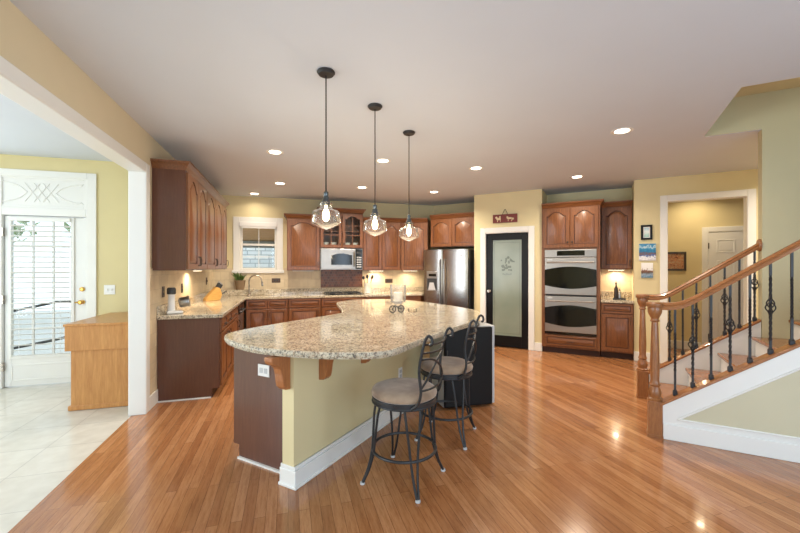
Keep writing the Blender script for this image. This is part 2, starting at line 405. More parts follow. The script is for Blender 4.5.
# diagonal walls
def dbox(name, s0, s1, n0, n1, z0, z1, mat, **k): return struct(name, bx(s0, s1, n0, n1, z0, z1), mat, rz=D, **k)
dbox('wall_fridge', -3.6, -2.0, 7.55, 7.67, 0, CZ, 'wall')
b = MB(); b.box(-2.14, -1.93, 6.83, 6.95, 0, CZ); b.box(-1.16, -.95, 6.83, 6.95, 0, CZ); b.box(-1.93, -1.16, 6.83, 6.95, 2.06, CZ)
b.box(-2.14, -2.02, 6.95, 7.6, 0, CZ); b.box(-1.07, -.95, 6.95, 7.55, 0, CZ); b.box(-2.02, -1.07, 7.4, 7.5, 0, CZ)
struct('wall_pantry', b, 'wall', rz=D)
dbox('wall_alcove', -.95, .6, 7.43, 7.55, 0, CZ, 'wall')
b = MB(); b.box(.39, .81, 6.83, 6.95, 0, CZ); b.box(1.71, 4.2, 6.83, 6.95, 0, CZ); b.box(.81, 1.71, 6.83, 6.95, 2.41, CZ); b.box(.39, .51, 6.95, 7.43, 0, CZ)
struct('wall_hall', b, 'wall', rz=D)
b = MB(); b.box(.5, 4.2, 8.2, 8.3, 0, CZ); b.box(.5, .6, 7.55, 8.2, 0, CZ); b.box(4.1, 4.2, 6.95, 8.2, 0, CZ)
struct('wall_hall_back', b, 'wall', rz=D)
dbox('wall_stairwell', 1.335, 3.7, 4.89, 5.0, 0, 3.12, 'wall_stair')
dbox('wall_stair_end', 3.6, 3.7, 3.6, 6.9, 0, CZ, 'wall_stair')
b = MB(); b.box(.72, .81, 6.805, 6.835, 0, 2.5); b.box(1.71, 1.80, 6.805, 6.835, 0, 2.5); b.box(.81, 1.71, 6.805, 6.835, 2.41, 2.5)
b.box(.80, .815, 6.81, 6.97, 0, 2.41); b.box(1.705, 1.72, 6.81, 6.97, 0, 2.41); b.box(.80, 1.72, 6.81, 6.97, 2.405, 2.42)
struct('trim_2', b, 'white', rz=D, bevel=.006)
dbox('baseboard_hall', .385, .72, 6.81, 6.835, 0, .14, 'white', bevel=.005)
b = MB(); b.box(-1.07, -.945, 6.81, 6.835, 0, .14); b.box(-2.145, -2.02, 6.81, 6.835, 0, .14)
struct('baseboard_pantry', b, 'white', rz=D, bevel=.005)
dbox('baseboard_hall_back', .6, 1.45, 8.18, 8.205, 0, .14, 'white', bevel=.005)
# behind the camera: rear and right wall with tall windows
b = MB(); b.box(-5.3, 2.2, -2.7, -2.6, 2.4, CZ); b.box(-5.3, -.75, -2.7, -2.6, 0, 2.4); b.box(.35, .55, -2.7, -2.6, 0, 2.4); b.box(1.65, 2.2, -2.7, -2.6, 0, 2.4); b.box(-.75, 1.65, -2.7, -2.6, 0, .3)
struct('wall_rear', b, 'wall')
b = MB(); b.box(3.3, 3.4, -5.2, 3.8, 2.4, CZ); b.box(3.3, 3.4, -5.2, 3.8, 0, .3)
for n0, n1 in ((-5.2, -.85), (.45, .95), (2.25, 3.8)): b.box(3.3, 3.4, n0, n1, .3, 2.4)
struct('wall_right', b, 'wall', rz=D)

# ---- doors and windows of the setting
def muntins(b, x0, x1, z0, z1, nx, nz, y0, y1, w=.018):
    for i in range(1, nx):
        x = x0 + (x1 - x0) * i / nx; b.box(x - w / 2, x + w / 2, y0, y1, z0, z1)
    for j in range(1, nz):
        z = z0 + (z1 - z0) * j / nz; b.box(x0, x1, y0 + .001, y1 - .001, z - w / 2, z + w / 2)
    return b
def ring(b, x0, x1, z0, z1, w, y0, y1, wb=None):
    b.box(x0, x0 + w, y0, y1, z0, z1); b.box(x1 - w, x1, y0, y1, z0, z1)
    b.box(x0 + w, x1 - w, y0, y1, z1 - w, z1); b.box(x0 + w, x1 - w, y0, y1, z0, z0 + (wb or w)); return b
def root_struct(name, loc=(0, 0, 0), rz=0):
    o = bpy.data.objects.new(name, None); COL.objects.link(o); o.location = loc; o.rotation_euler = (0, 0, rz); o['kind'] = 'structure'; return o
# glazed garden door in the breakfast room
d1 = root_struct('door_1', (0, WB, 0))
b = MB(); b.box(-2.39, -2.295, -.025, 0, 0, 2.6); b.box(-3.43, -3.335, -.025, 0, 0, 2.6); b.box(-3.335, -2.39, -.025, 0, 2.52, 2.6)
b.box(-2.405, -2.36, -.02, .11, 0, 2.56); b.box(-3.36, -3.235, -.02, .11, 0, 2.56); b.box(-3.235, -2.405, -.02, .11, 2.055, 2.15)
b.build('door_casing', 'white', d1, bevel=.005)
tp = bx(-3.33, -2.39, 0, .06, 2.13, 2.54).build('transom_panel', 'white', d1)
b = MB(); ring(b, -3.32, -2.40, 2.145, 2.53, .03, -.012, .002); b.build('panel_frame', 'white', tp, bevel=.003)
b = MB()
cxx, czz = -2.86, 2.335
for sx in (-1, 1):
    for sz in (-1, 1):
        b.tube(smooth_pts([(cxx + sx * .14, -.002, czz), (cxx + sx * .22, -.002, czz + sz * .07), (cxx + sx * .33, -.002, czz + sz * .11), (cxx + sx * .42, -.002, czz + sz * .125)]), .009, 6)
        b.tube(smooth_pts([(cxx + sx * .42, -.002, czz + sz * .125), (cxx + sx * .40, -.002, czz + sz * .105), (cxx + sx * .385, -.002, czz + sz * .115)]), .008, 6)
for k in (-1, 0, 1):
    b.tube([(cxx + k * .09 - .075, -.002, czz - .11), (cxx + k * .09 + .075, -.002, czz + .11)], .008, 6)
    b.tube([(cxx + k * .09 - .075, -.002, czz + .11), (cxx + k * .09 + .075, -.002, czz - .11)], .008, 6)
b.build('scroll_moulding', 'white', tp, smooth=True)
b = MB(); gx0, gx1, gz0, gz1 = -3.165, -2.56, .36, 2.03
b.box(-3.228, gx0, .02, .065, .01, 2.045); b.box(gx1, -2.412, .02, .065, .01, 2.045); b.box(gx0, gx1, .02, .065, .01, gz0); b.box(gx0, gx1, .02, .065, gz1, 2.045)
ring(b, gx0 - .025, gx1 + .025, gz0 - .025, 2.045, .035, .0, .03)
ring(b, -3.17, -2.48, .07, .27, .02, .012, .022)
sl = b.build('door_slab', 'white', d1, bevel=.004)
muntins(MB(), gx0, gx1, gz0, gz1, 3, 5, .03, .055).build('glazing_bars', 'white', sl)
bx(gx0, gx1, .041, .045, gz0, gz1).build('pane', 'glass', sl)
for nm, z in (('deadbolt', 1.16), ('door_knob', 1.0)):
    b = MB(); b.lathe([(.028, 0), (.028, .012), (.014, .016), (.014, .035), (.026, .042), (.028, .06), (.016, .07)] if nm == 'door_knob' else [(.028, 0), (.028, .014), (.014, .018), (.014, .024)], n=16)
    o = b.build(nm, 'brass', sl, smooth=True); o.rotation_euler = (radians(90), 0, 0); o.location = (-2.455, .02, z)
b = MB(); b.tube([(-2.455, -.035, 1.0), (-2.51, -.038, 1.0)], .009); b.build('lever', 'brass', sl, smooth=True)
b = MB()
for z in (.25, 1.05, 1.85): b.box(-3.24, -3.222, -.024, .022, z - .05, z + .05)
b.build('hinge', 'nickel', d1)
# white blind on the garden door
vb = thing('window_blind', 'white slatted blind hanging open on the glazed garden door', 'blind', (0, WB, 0))
b = MB(); b.box(gx0 + .005, gx1 - .005, -.03, .0, 1.985, 2.03); b.build('head_rail', 'white', vb, bevel=.004)
b = MB(); z = .375
while z < 1.98:
    y = -.014
    a = b.verts([(gx0 + .01, y - .014, z + .010), (gx1 - .01, y - .014, z + .010), (gx1 - .01, y + .014, z - .004), (gx0 + .01, y + .014, z - .004)])
    c = b.verts([(gx0 + .01, y - .014, z + .013), (gx1 - .01, y - .014, z + .013), (gx1 - .01, y + .014, z - .001), (gx0 + .01, y + .014, z - .001)])
    b.quad_strip(a, c); b.b.faces.new(a[::-1]); b.b.faces.new(c); z += .062
sl_ = b.build('slats', 'white', vb)
b = MB()
for x in (gx0 + .1, gx1 - .1): b.box(x - .002, x + .002, -.031, -.029, .37, 1.99)
b.build('ladder_cord', 'white', vb)
# kitchen window
w1 = root_struct('window_1', (0, BY, 0))
b = MB(); ring(b, wx0 - .11, wx1 + .11, wz0 - .02, wz1 + .11, .115, -.025, .0, .02); b.box(wx0 - .13, wx1 + .13, -.05, .0, wz0 - .055, wz0)
b.build('window_casing', 'white', w1, bevel=.005)
b = MB(); ring(b, wx0, wx1, wz0, wz1, .045, .05, .11); b.box(wx0 + .045, wx1 - .045, .05, .11, 1.845, 1.885)
fr = b.build('window_frame', 'white', w1, bevel=.004)
b = MB(); muntins(b, wx0 + .045, wx1 - .045, wz0 + .045, 1.845, 2, 2, .07, .09, .014); muntins(b, wx0 + .045, wx1 - .045, 1.885, wz1 - .045, 2, 1, .07, .09, .014)
b.build('glazing_bars', 'white', fr); bx(wx0 + .04, wx1 - .04, .078, .082, wz0 + .04, wz1 - .04).build('pane', 'glass', fr)
rb = thing('roller_blind', 'white blind rolled up at the head of the kitchen window', 'blind', (0, BY, 0))
b = MB(); b.box(wx0 + .0, wx1 - .0, -.055, -.026, 2.20, 2.285); b.build('blind_valance', 'plastic', rb, bevel=.006)
b = MB(); b.box(wx0 + .03, wx1 - .03, -.05, -.03, 2.165, 2.2); b.build('bottom_bar', 'plastic', rb, bevel=.006)

# pantry door with frosted glass, hall door
d2 = root_struct('door_2', (0, 0, 0), D)
b = MB(); ring(b, -2.02, -1.07, -.1, 2.15, .09, 6.805, 6.832); b.box(-1.935, -1.92, 6.81, 6.95, 0, 2.06); b.box(-1.17, -1.155, 6.81, 6.95, 0, 2.06); b.box(-1.92, -1.17, 6.81, 6.95, 2.045, 2.06)
for v in b.b.verts:
    if v.co.z < 0: v.co.z = 0
b.build('door_casing', 'white', d2, bevel=.005)
b = MB(); px0, px1 = -1.915, -1.175; ring(b, px0, px1, .01, 2.04, .115, 6.845, 6.885, .2)
ds = b.build('door_slab', 'black', d2, bevel=.004)
bx(px0 + .11, px1 - .11, 6.858, 6.87, .2, 1.93).build('pane', 'frost', ds)
b = MB(); ring(b, px0 + .145, px1 - .145, .25, 1.88, .005, 6.8565, 6.859)
for i in range(26):
    an = random.random() * 2 * pi; rr = random.random() ** .5
    b.sphere((-1.54 + cos(an) * rr * .13, 6.8585, 1.50 + sin(an) * rr * .14), random.uniform(.014, .026), (1, .12, 1), 8)
for i in range(7): b.box(-1.62 + i * .023, -1.607 + i * .023, 6.8565, 6.859, 1.30, 1.318 + .012 * (i % 3 == 0))
b.build('etched_motif', 'etch', ds)
b = MB(); b.lathe([(.028, 0), (.028, .01), (.012, .014), (.012, .035), (.026, .042), (.03, .055), (.02, .068)], n=16)
o = b.build('door_knob', 'nickel', ds, smooth=True); o.rotation_euler = (radians(90), 0, 0); o.location = (px0 + .055, 6.846, 1.0)
b = MB()
for z in (.25, 1.05, 1.8): b.box(px1 - .002, px1 + .014, 6.838, 6.85, z - .05, z + .05)
b.build('hinge', 'nickel', d2)

d3 = root_struct('door_3', (0, 0, 0), D)
b = MB(); ring(b, 1.46, 2.44, -.1, 2.12, .085, 8.175, 8.2)
for v in b.b.verts:
    if v.co.z < 0: v.co.z = 0
b.build('door_casing', 'white', d3, bevel=.005)
b = MB(); b.box(1.548, 2.352, 8.185, 8.199, .01, 2.03); 
hs = b.build('door_slab', 'white', d3)
b = MB()
for x0, x1 in ((1.66, 1.90), (2.0, 2.24)):
    for z0, z1 in ((.25, .85), (1.0, 1.55), (1.68, 1.9)):
        ring(b, x0, x1, z0, z1, .018, 8.178, 8.186); b.box(x0 + .04, x1 - .04, 8.18, 8.186, z0 + .04, z1 - .04)
b.build('door_panel', 'white', hs, bevel=.004)
b = MB()
for z in (.25, 1.05, 1.8): b.box(1.541, 1.556, 8.172, 8.186, z - .05, z + .05)
b.build('hinge', 'bronze', d3)
b = MB(); b.sphere((1.0, 0, 0), .001); b.b.clear(); b.sphere((2.28, 8.15, .98), .028); b.build('door_knob', 'brass', hs, smooth=True)

# backsplashes
b = MB(); b.box(-1.34, -1.332, 4.332, 7.65, .14, 1.42)
o = struct('trim_3', b, 'travertine_l')
struct('trim_4', bx(-1.332, wx0 - .131, BY - .008, BY, .9, 1.42), 'travertine')
b = MB(); b.box(wx0 - .131, wx1 + .131, BY - .008, BY, .9, wz0 - .056); b.box(wx1 + .131, 3.0, BY - .008, BY, .9, 1.42)
struct('trim_5', b, 'travertine')
mo = tag(bx(.62, 1.46, BY - .016, BY - .008, 1.03, 1.40).build('mosaic_panel', 'mosaic'), 'brown glass mosaic tile panel behind the cooktop under the microwave', 'tile panel')
dbox('trim_6', -.07, .39, 7.422, 7.43, .9, 1.42, 'travertine')

# ================================================================== kitchen cabinets
def outline(x0, x1, z0, z1, rise, n=10):
    pts = [(x0, z0), (x1, z0), (x1, z1 - rise)]
    for i in range(1, n):
        t = i / n; x = x1 + (x0 - x1) * t
        tt = min(max((t - .12) / .76, 0), 1)
        pts.append((x, z1 - rise + rise * sin(pi * tt) ** .75 if rise else z1))
    pts.append((x0, z1 - rise)); return pts
def rect_like(x0, x1, z0, z1, n=10):
    pts = [(x0, z0), (x1, z0), (x1, z1)]
    for i in range(1, n): pts.append((x1 + (x0 - x1) * i / n, z1))
    pts.append((x0, z1)); return pts
def door_mesh(x0, x1, z0, z1, rise=0, fw=.058, glass=False, th=.024):
    b = MB(); V = lambda pts, y: b.verts([(x, y, z) for x, z in pts])
    o_back = V(rect_like(x0, x1, z0, z1), 0.0); o_mid = V(rect_like(x0, x1, z0, z1), -th + .004)
    o_fr = V(rect_like(x0 + .004, x1 - .004, z0 + .004, z1 - .004), -th)
    i_fr = V(outline(x0 + fw, x1 - fw, z0 + fw, z1 - fw * .8, rise), -th)
    b.quad_strip(o_back, o_mid); b.quad_strip(o_mid, o_fr); b.quad_strip(o_fr, i_fr)
    if glass:
        i_bk = V(outline(x0 + fw, x1 - fw, z0 + fw, z1 - fw * .8, rise), 0.0)
        b.quad_strip(i_fr, i_bk); b.quad_strip(i_bk, o_back)
        return b
    g = .012
    i_in = V(outline(x0 + fw + .004, x1 - fw - .004, z0 + fw + .004, z1 - fw * .8 - .004, rise), -th + .013)
    i_in2 = V(outline(x0 + fw + g, x1 - fw - g, z0 + fw + g, z1 - fw * .8 - g, rise), -th + .013)
    q = .026
    p = V(outline(x0 + fw + g + q, x1 - fw - g - q, z0 + fw + g + q, z1 - fw * .8 - g - q, rise * .9), -th + .001)
    b.quad_strip(i_fr, i_in, mi=1); b.quad_strip(i_in, i_in2, mi=1); b.quad_strip(i_in2, p); b.b.faces.new(p); b.b.faces.new(o_back[::-1])
    return b
def knob(parent, x, z, y=-.02):
    b = MB(); b.lathe([(.006, 0), (.006, .012), (.014, .018), (.016, .026), (.009, .032)], n=12)
    o = b.build('knob', 'bronze', parent, smooth=True); o.rotation_euler = (radians(90), 0, 0); o.location = (x, y, z); return o
def bow(parent, x, z, vertical=False, L=.1, y=-.02):
    b = MB(); pts = [(-L / 2, 0), (-L / 2, .022), (-L / 6, .03), (L / 6, .03), (L / 2, .022), (L / 2, 0)]
    b.tube([((x if vertical else x + t), y - d, (z + t if vertical else z)) for t, d in pts], .0055, 6)
    return b.build('handle', 'bronze', parent, smooth=True)
def door(parent, x0, x1, z0, z1, rise=0, side='r', where='low', pull='bow', mat='cherry'):
    d = door_mesh(x0, x1, z0, z1, rise).build('door', mat, parent, smooth=True, angle=25); d.data.materials.append(M['glaze'])
    if side:
        x = x1 - .03 if side == 'r' else x0 + .03; z = z0 + .09 if where == 'low' else z1 - .09
        (bow(d, x, z, True) if pull == 'bow' else knob(d, x, z))
    return d
def drawer(parent, x0, x1, z0, z1, pull=True):
    d = door_mesh(x0, x1, z0, z1, 0, .03).build('drawer', 'cherry_h', parent, smooth=True, angle=25); d.data.materials.append(M['glaze'])
    if pull: bow(d, (x0 + x1) / 2, (z0 + z1) / 2, False, .09)
    return d
def crown(parent, w, d, z, left=True, right=True, h=.085, pr=.055, back=None):
    b = MB(); l = pr if left else 0; r = pr if right else 0
    prof = [(0, 0), (.010, .012), (.018, .03), (.038, .058), (.05, .066), (.055, h)]
    rings = []
    for p, q in prof:
        k = p / .055
        rings.append(b.verts([(-l * k, -pr * k, z + q), (w + r * k, -pr * k, z + q), (w + r * k, d, z + q), (-l * k, d, z + q)]))
    for A, B_ in zip(rings, rings[1:]): b.quad_strip(A, B_)
    b.b.faces.new(rings[0][::-1]); b.b.faces.new(rings[-1]); return b.build('crown_moulding', 'cherry_h', parent, smooth=True, angle=30)
def wall_cab(label, loc, rz, w, d, z0, z1, nd, rise=.07, cr=(False, False), pulls=True, group='cherry wall cabinets', end_mat=None, name='upper_cabinet'):
    t = thing(name, label, 'cabinet', loc, rz, group)
    bx(0, w, 0, d, z0, z1).build('body', end_mat or 'cherry', t)
    dw = (w - .012) / nd
    for i in range(nd):
        side = ('r' if i % 2 == 0 else 'l') if nd > 1 else 'r'
        door(t, .006 + i * dw + .003, .006 + (i + 1) * dw - .003, z0 + .012, z1 - .02, rise, side if pulls else None, 'low')
    if cr is not None: crown(t, w, d, z1, *cr)
    return t
def base_cab(label, loc, rz, w, d, nd, drawers=True, group='cherry base cabinets', end_mat=None, top=.875):
    t = thing('base_cabinet', label, 'cabinet', loc, rz, group)
    bx(0, w, 0, d, .1, top).build('body', end_mat or 'cherry', t)
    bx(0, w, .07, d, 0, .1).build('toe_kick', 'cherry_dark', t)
    dw = (w - .012) / nd
    for i in range(nd):
        a, c = .006 + i * dw + .004, .006 + (i + 1) * dw - .004
        z = top - .015
        if drawers: drawer(t, a, c, z - .15, z); z -= .165
        door(t, a, c, .12, z, 0, 'r' if (i % 2 == 0 or nd == 1) else 'l', 'high')
    return t
L90 = radians(90)
# left wall cabinets
WX = -1.03
wall_cab('two-door cherry wall cabinet at the near end of the left wall, end panel showing', (WX, 4.44, 0), L90, .98, .308, 1.40, 2.45, 2, .10, (True, False), end_mat='cherry_end')
wall_cab('two-door cherry wall cabinet in the middle of the left wall run', (WX, 5.42, 0), L90, 1.16, .308, 1.40, 2.45, 2, .10)
wall_cab('narrow single-door cherry wall cabinet on the left wall, nearest the window', (WX, 6.58, 0), L90, .5, .308, 1.40, 2.45, 1, .10, (False, True))
# range wall uppers
UY = 7.3; UD = BY - UY - .001
wall_cab('single-door cherry wall cabinet between the kitchen window and the microwave', (-.02, UY, 0), 0, .60, UD, 1.375, 2.34, 1, .07, (True, False), end_mat='cherry')
wall_cab('two-door cherry wall cabinet right of the microwave, above the utensil crock', (1.40, UY, 0), 0, .77, UD, 1.375, 2.33, 2, .07, (False, False), pulls=False)
# glass-door cabinet over the microwave
gc = thing('glass_door_cabinet', 'cherry cabinet with two glass doors of small panes over the microwave', 'cabinet', (.58, UY - .03, 0), 0)
gw = .82
b = MB(); z0g, z1g = 1.80, 2.475; dd = UD + .03
b.box(0, .02, 0, dd, z0g, z1g); b.box(gw - .02, gw, 0, dd, z0g, z1g); b.box(.02, gw - .02, 0, dd, z0g, z0g + .03); b.box(.02, gw - .02, 0, dd, z1g - .03, z1g); b.box(.02, gw - .02, dd - .015, dd, z0g + .03, z1g - .03)
b.build('body', 'cherry', gc); bx(.021, gw - .021, .04, dd - .02, 2.12, 2.135).build('shelf', 'cherry', gc)
for i in range(2):
    a, c = .005 + i * gw / 2 + .002, (i + 1) * gw / 2 - .007
    gd = door_mesh(a, c, z0g + .01, z1g - .015, .06, .055, True).build('door', 'cherry', gc, smooth=True, angle=25)
    bx(a + .05, c - .05, -.008, -.004, z0g + .06, z1g - .05).build('pane', 'glass', gd)
    muntins(MB(), a + .055, c - .055, z0g + .065, z1g - .06, 2, 3, -.017, -.003, .014).build('glazing_bars', 'cherry', gd)
    knob(gd, c - .03 if i == 0 else a + .03, z0g + .08)
crown(gc, gw, dd, z1g, True, True)
# things in the glass cabinet
for i, (x, z) in enumerate(((.12, z0g + .03), (.27, z0g + .03), (.54, z0g + .03), (.69, z0g + .03))):
    lab = ['white bowl on the lower shelf of the glass cabinet, leftmost', 'white bowl on the lower shelf of the glass cabinet, second from the left', 'white bowl on the lower shelf of the glass cabinet, second from the right', 'white bowl on the lower shelf of the glass cabinet, rightmost'][i]
    b = MB(); b.lathe([(.02, 0), (.03, .004), (.055, .05), (.06, .085), (.054, .085), (.028, .012)], n=16)
    tag(b.build('bowl', 'ceramic', loc=(.58 + x, UY + .13, z + .0005), smooth=True), lab, 'bowl', 'bowls in the glass cabinet')
# angled corner cabinet
ct = thing('corner_cabinet', 'angled single-door cherry corner cabinet left of the refrigerator', 'cabinet', (2.172, UY, 0), radians(-22.5))
def inv(x, y, a=radians(-22.5)):
    x -= 2.172; y -= UY; return (x * cos(a) + y * sin(a), -x * sin(a) + y * cos(a))
MB().prism([(0, 0), (.545, 0), inv(2.96, 7.645), inv(2.172, 7.645)], 1.375, 2.33).build('body', 'cherry', ct)
door(ct, .02, .53, 1.39, 2.31, .07, None)
b = MB(); o1 = [(0, 0), (.545, 0), inv(2.96, 7.645), inv(2.172, 7.645)]; o2 = [(-.012, -.055), (.535, -.055), inv(2.96, 7.645), inv(2.172, 7.645)]
A = b.verts([(x, y, 2.33) for x, y in o1]); B_ = b.verts([(x, y, 2.40) for x, y in o2]); C_ = b.verts([(x, y, 2.415) for x, y in o2])
b.quad_strip(A, B_); b.quad_strip(B_, C_); b.b.faces.new(A[::-1]); b.b.faces.new(C_); b.build('crown_moulding', 'cherry_h', ct)
# fridge cabinet
fl = xy(-3.065, 6.93)
wall_cab('two-door cherry cabinet over the refrigerator', (*fl, 0), D, .915,   .615, 1.83, 2.385, 2, .06, (False, False), pulls=False)

# base run on the left wall
BX = -.73
base_cab('two-door cherry base cabinet at the near end of the left run, dark end panel', (BX, 4.59, 0), L90, .82, .60, 2, end_mat='cherry_end')
_e = [o for o in COL.objects if o.get('label', '').startswith('two-door cherry base cabinet at the near end')][0]
MB().box(-.014, 0, 0, .60, .1, .875).box(-.014, 0, .07, .60, 0, .1).build('end_panel', 'cherry_end', _e)
tag(bx(-1.335, BX - .08, 4.56, 4.575, 0, .012).build('shoe_moulding', 'white'), 'thin white moulding on the floor along the end panel of the left counter', 'moulding')
base_cab('one-door cherry base cabinet on the left run beside the dishwasher', (BX, 5.41, 0), L90, .66, .60, 1)
dw = thing('dishwasher', 'black and steel dishwasher in the left counter run near the corner', 'dishwasher', (BX, 6.08, 0), L90)
bx(0, .61, 0, .59, .1, .875).build('body', 'rubber', dw); bx(.005, .605, -.022, 0, .12, .72).build('door', 'steel', dw, bevel=.004)
pn = bx(.005, .605, -.03, 0, .725, .87).build('control_panel', 'blackgloss', dw, bevel=.006)
b = MB(); b.tube([(.06, -.03, .76), (.06, -.06, .76), (.55, -.06, .76), (.55, -.03, .76)], .011); b.build('handle', 'rubber', pn, smooth=True)
bx(0, .61, .07, .59, 0, .1).build('toe_kick', 'cherry_dark', dw)
tag(bx(BX - .6, BX, 6.70, 7.03, 0.0, .875).build('corner_filler', 'cherry'), 'plain cherry filler panel in the corner past the dishwasher', 'cabinet panel')
# base run on the range wall
FY = 7.03; FD = BY - FY - .01
xs = [(-.70, .70, 2, 'two-door cherry base cabinet under the sink by the window'), (.005, .57, 1, 'wide cherry base cabinet with one drawer between sink and cooktop cabinets'),
      (.58, .83, 2, 'two-door cherry base cabinet under the cooktop'), (1.415, .70, 2, 'two-door cherry base cabinet right of the cooktop, under the utensil crock')]
for x, w, nd, lab in xs: base_cab(lab, (x, FY, 0), 0, w, FD, nd)
tag(MB().prism([(2.12, FY), (2.505, FY), xy(-3.155, 7.3), (2.8, BY - .012), (2.12, BY - .012)], 0, .875).build('corner_filler', 'cherry'), 'plain cherry base panel in the corner beside the refrigerator', 'cabinet panel')
# granite counter of the kitchen run
ctop = thing('countertop', 'speckled granite countertop running along the left and range walls', 'countertop', (0, 0, .877))
MB().prism([(-1.33, 4.55), (-.69, 4.55), (-.69, 7.0), (2.535, 7.0), xy(-3.15, 7.35), (2.86, BY - .009), (-1.33, BY - .009)], 0, .04).build('slab', 'granite', ctop, bevel=.006)
b = MB(); b.box(-1.331, -1.31, 4.56, BY - .03, .04, .14); b.build('backsplash_lip', 'granite', ctop, bevel=.003)
b = MB(); b.box(-1.309, 2.84, BY - .03, BY - .009, .04, .14); b.build('backsplash_lip', 'granite', ctop, bevel=.003)

bx(-1.309, -.12, 7.44, BY - .031, .041, .145).build('raised_ledge', 'granite', ctop, bevel=.004)
# microwave
mw = thing('microwave', 'stainless over-the-range microwave under the glass-door cabinet', 'microwave', (.585, UY - .05, 0))
bx(0, .81, .02, .38, 1.385, 1.795).build('body', 'steel_soft', mw, bevel=.005)
md = bx(.01, .66, 0, .022, 1.40, 1.785).build('door', 'steel_soft', mw, bevel=.006)
MB().prism_y(outline(.2, .60, 1.48, 1.70, .03), -.003, .002).build('window', 'blackgloss', md)
b = MB(); b.tube([(.635, 0, 1.45), (.635, -.04, 1.46), (.635, -.04, 1.73), (.635, 0, 1.74)], .011); b.build('handle', 'steel_v', md, smooth=True)
cp = bx(.668, .80, 0, .022, 1.40, 1.785).build('control_panel', 'blackgloss', mw, bevel=.004)
b = MB()
for i in range(3):
    for j in range(5): b.box(.69 + i * .033, .713 + i * .033, -.003, .001, 1.43 + j * .045, 1.455 + j * .045)
b.build('button', 'grey', cp); bx(.685, .785, -.002, .001, 1.69, 1.74).build('display', 'rubber', cp)
# cooktop
ck = thing('cooktop', 'black gas cooktop set in the granite under the mosaic panel', 'cooktop', (.66, 7.1, .9175))
bx(0, .72, 0, .42, 0, .008).build('glass_top', 'blackgloss', ck, bevel=.002)
for i, (x, y) in enumerate(((.16, .12), (.16, .31), (.5, .12), (.5, .31))):
    b = MB(); b.lathe([(.04, 0), (.045, .01), (.03, .02)], (x, y, .008), 16); b.build('burner', 'rubber', ck, smooth=True)
for x in (.02, .36):
    b = MB(); ring_pts = [(x, .03), (x + .3, .03), (x + .3, .39), (x, .39)]
    b.tube([(p, q, .033) for p, q in ring_pts], .006, 6, True)
    for q in (.12, .31): b.tube([(x, q, .033), (x + .3, q, .033)], .005, 6)
    for p in (.09, .21): b.tube([(x + p, .03, .033), (x + p, .39, .033)], .005, 6)
    for p, q in ring_pts: b.tube([(p, q, .008), (p, q, .033)], .006, 6)
    b.build('grate', 'iron', ck)
for i in range(4):
    b = MB(); b.lathe([(.017, 0), (.017, .02), (.012, .024)], (.69, .06 + i * .1, .008), 12); b.build('knob', 'steel', ck, smooth=True)

# refrigerator
fr = thing('refrigerator', 'stainless side-by-side refrigerator with dispenser next to the pantry', 'refrigerator', (*xy(-3.112, 6.70), 0), D)
bx(0, .90, .07, .76, .02, 1.765).build('body', 'rubber', fr, bevel=.006)
def fdoor(x0, x1):
    b = MB(); n = 8; pts = []
    for i in range(n + 1):
        t = i / n; pts.append((x0 + (x1 - x0) * t, -.018 * sin(pi * t) ** .5))
    pts += [(x1, .065), (x0, .065)]
    b.prism(pts, .09, 1.77); return b.build('door', 'steel_v', fr, smooth=True, angle=50)
fd1 = fdoor(.004, .395); fd2 = fdoor(.405, .896)
for dn, x in ((fd1, .355), (fd2, .445)):
    b = MB(); b.tube(smooth_pts([(x, -.01, .62), (x, -.055, .68), (x, -.062, 1.1), (x, -.055, 1.52), (x, -.01, 1.58)], 5), .013, 10); b.build('handle', 'steel_v', dn, smooth=True)
dp = bx(.07, .30, -.022, -.012, .98, 1.36).build('dispenser', 'steel', fd1, bevel=.004)
o = bx(.12, .27, -.026, -.02, 1.26, 1.31).build('dispenser', 'blackgloss', fd1); o.name = 'display'
b = MB(); b.box(.085, .285, -.0235, -.02, 1.0, 1.22); b.build('recess', 'rubber', fd1)
MB().prism_y([(.11, 1.0), (.26, 1.0), (.22, 1.14), (.14, 1.14)], -.034, -.0236).build('paddle', 'grey', fd1)
bx(.02, .88, .03, .07, .02, .085).build('toe_grille', 'rubber', fr)
bx(.74, .80, -.0175, -.010, 1.645, 1.665).build('badge', 'nickel', fd2)

# ================================================================== oven alcove
oc = thing('oven_cabinet', 'tall cherry oven cabinet with double doors on top and a drawer below', 'cabinet', (*xy(-.945, 6.78), 0), D)
ow = .875
b = MB(); b.box(0, ow, 0, .645, .1, .318); b.box(0, ow, 0, .645, 1.728, 2.42); b.box(0, .055, 0, .645, .318, 1.728); b.box(ow - .055, ow, 0, .645, .318, 1.728); b.box(.055, ow - .055, .60, .645, .318, 1.728)
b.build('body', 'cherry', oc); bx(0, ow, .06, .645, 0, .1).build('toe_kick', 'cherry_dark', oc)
drawer(oc, .05, ow - .05, .13, .30)
for i in range(2): door(oc, .02 + i * (ow - .04) / 2 + .003, .02 + (i + 1) * (ow - .04) / 2 - .003, 1.755, 2.40, .07, 'r' if i == 0 else 'l', 'low', 'knob')
crown(oc, ow, .645, 2.42, False, True)
ov = thing('double_oven', 'stainless double wall oven with curved black windows in the cherry cabinet', 'oven', (*xy(-.945, 6.78), 0), D)
bx(.06, ow - .06, 0, .55, .325, 1.722).build('body', 'rubber', ov)
cp = bx(.05, ow - .05, -.025, 0, 1.60, 1.725).build('control_panel', 'steel_soft', ov, bevel=.004)
bx(.24, ow - .22, -.028, -.02, 1.625, 1.705).build('display', 'blackgloss', cp)
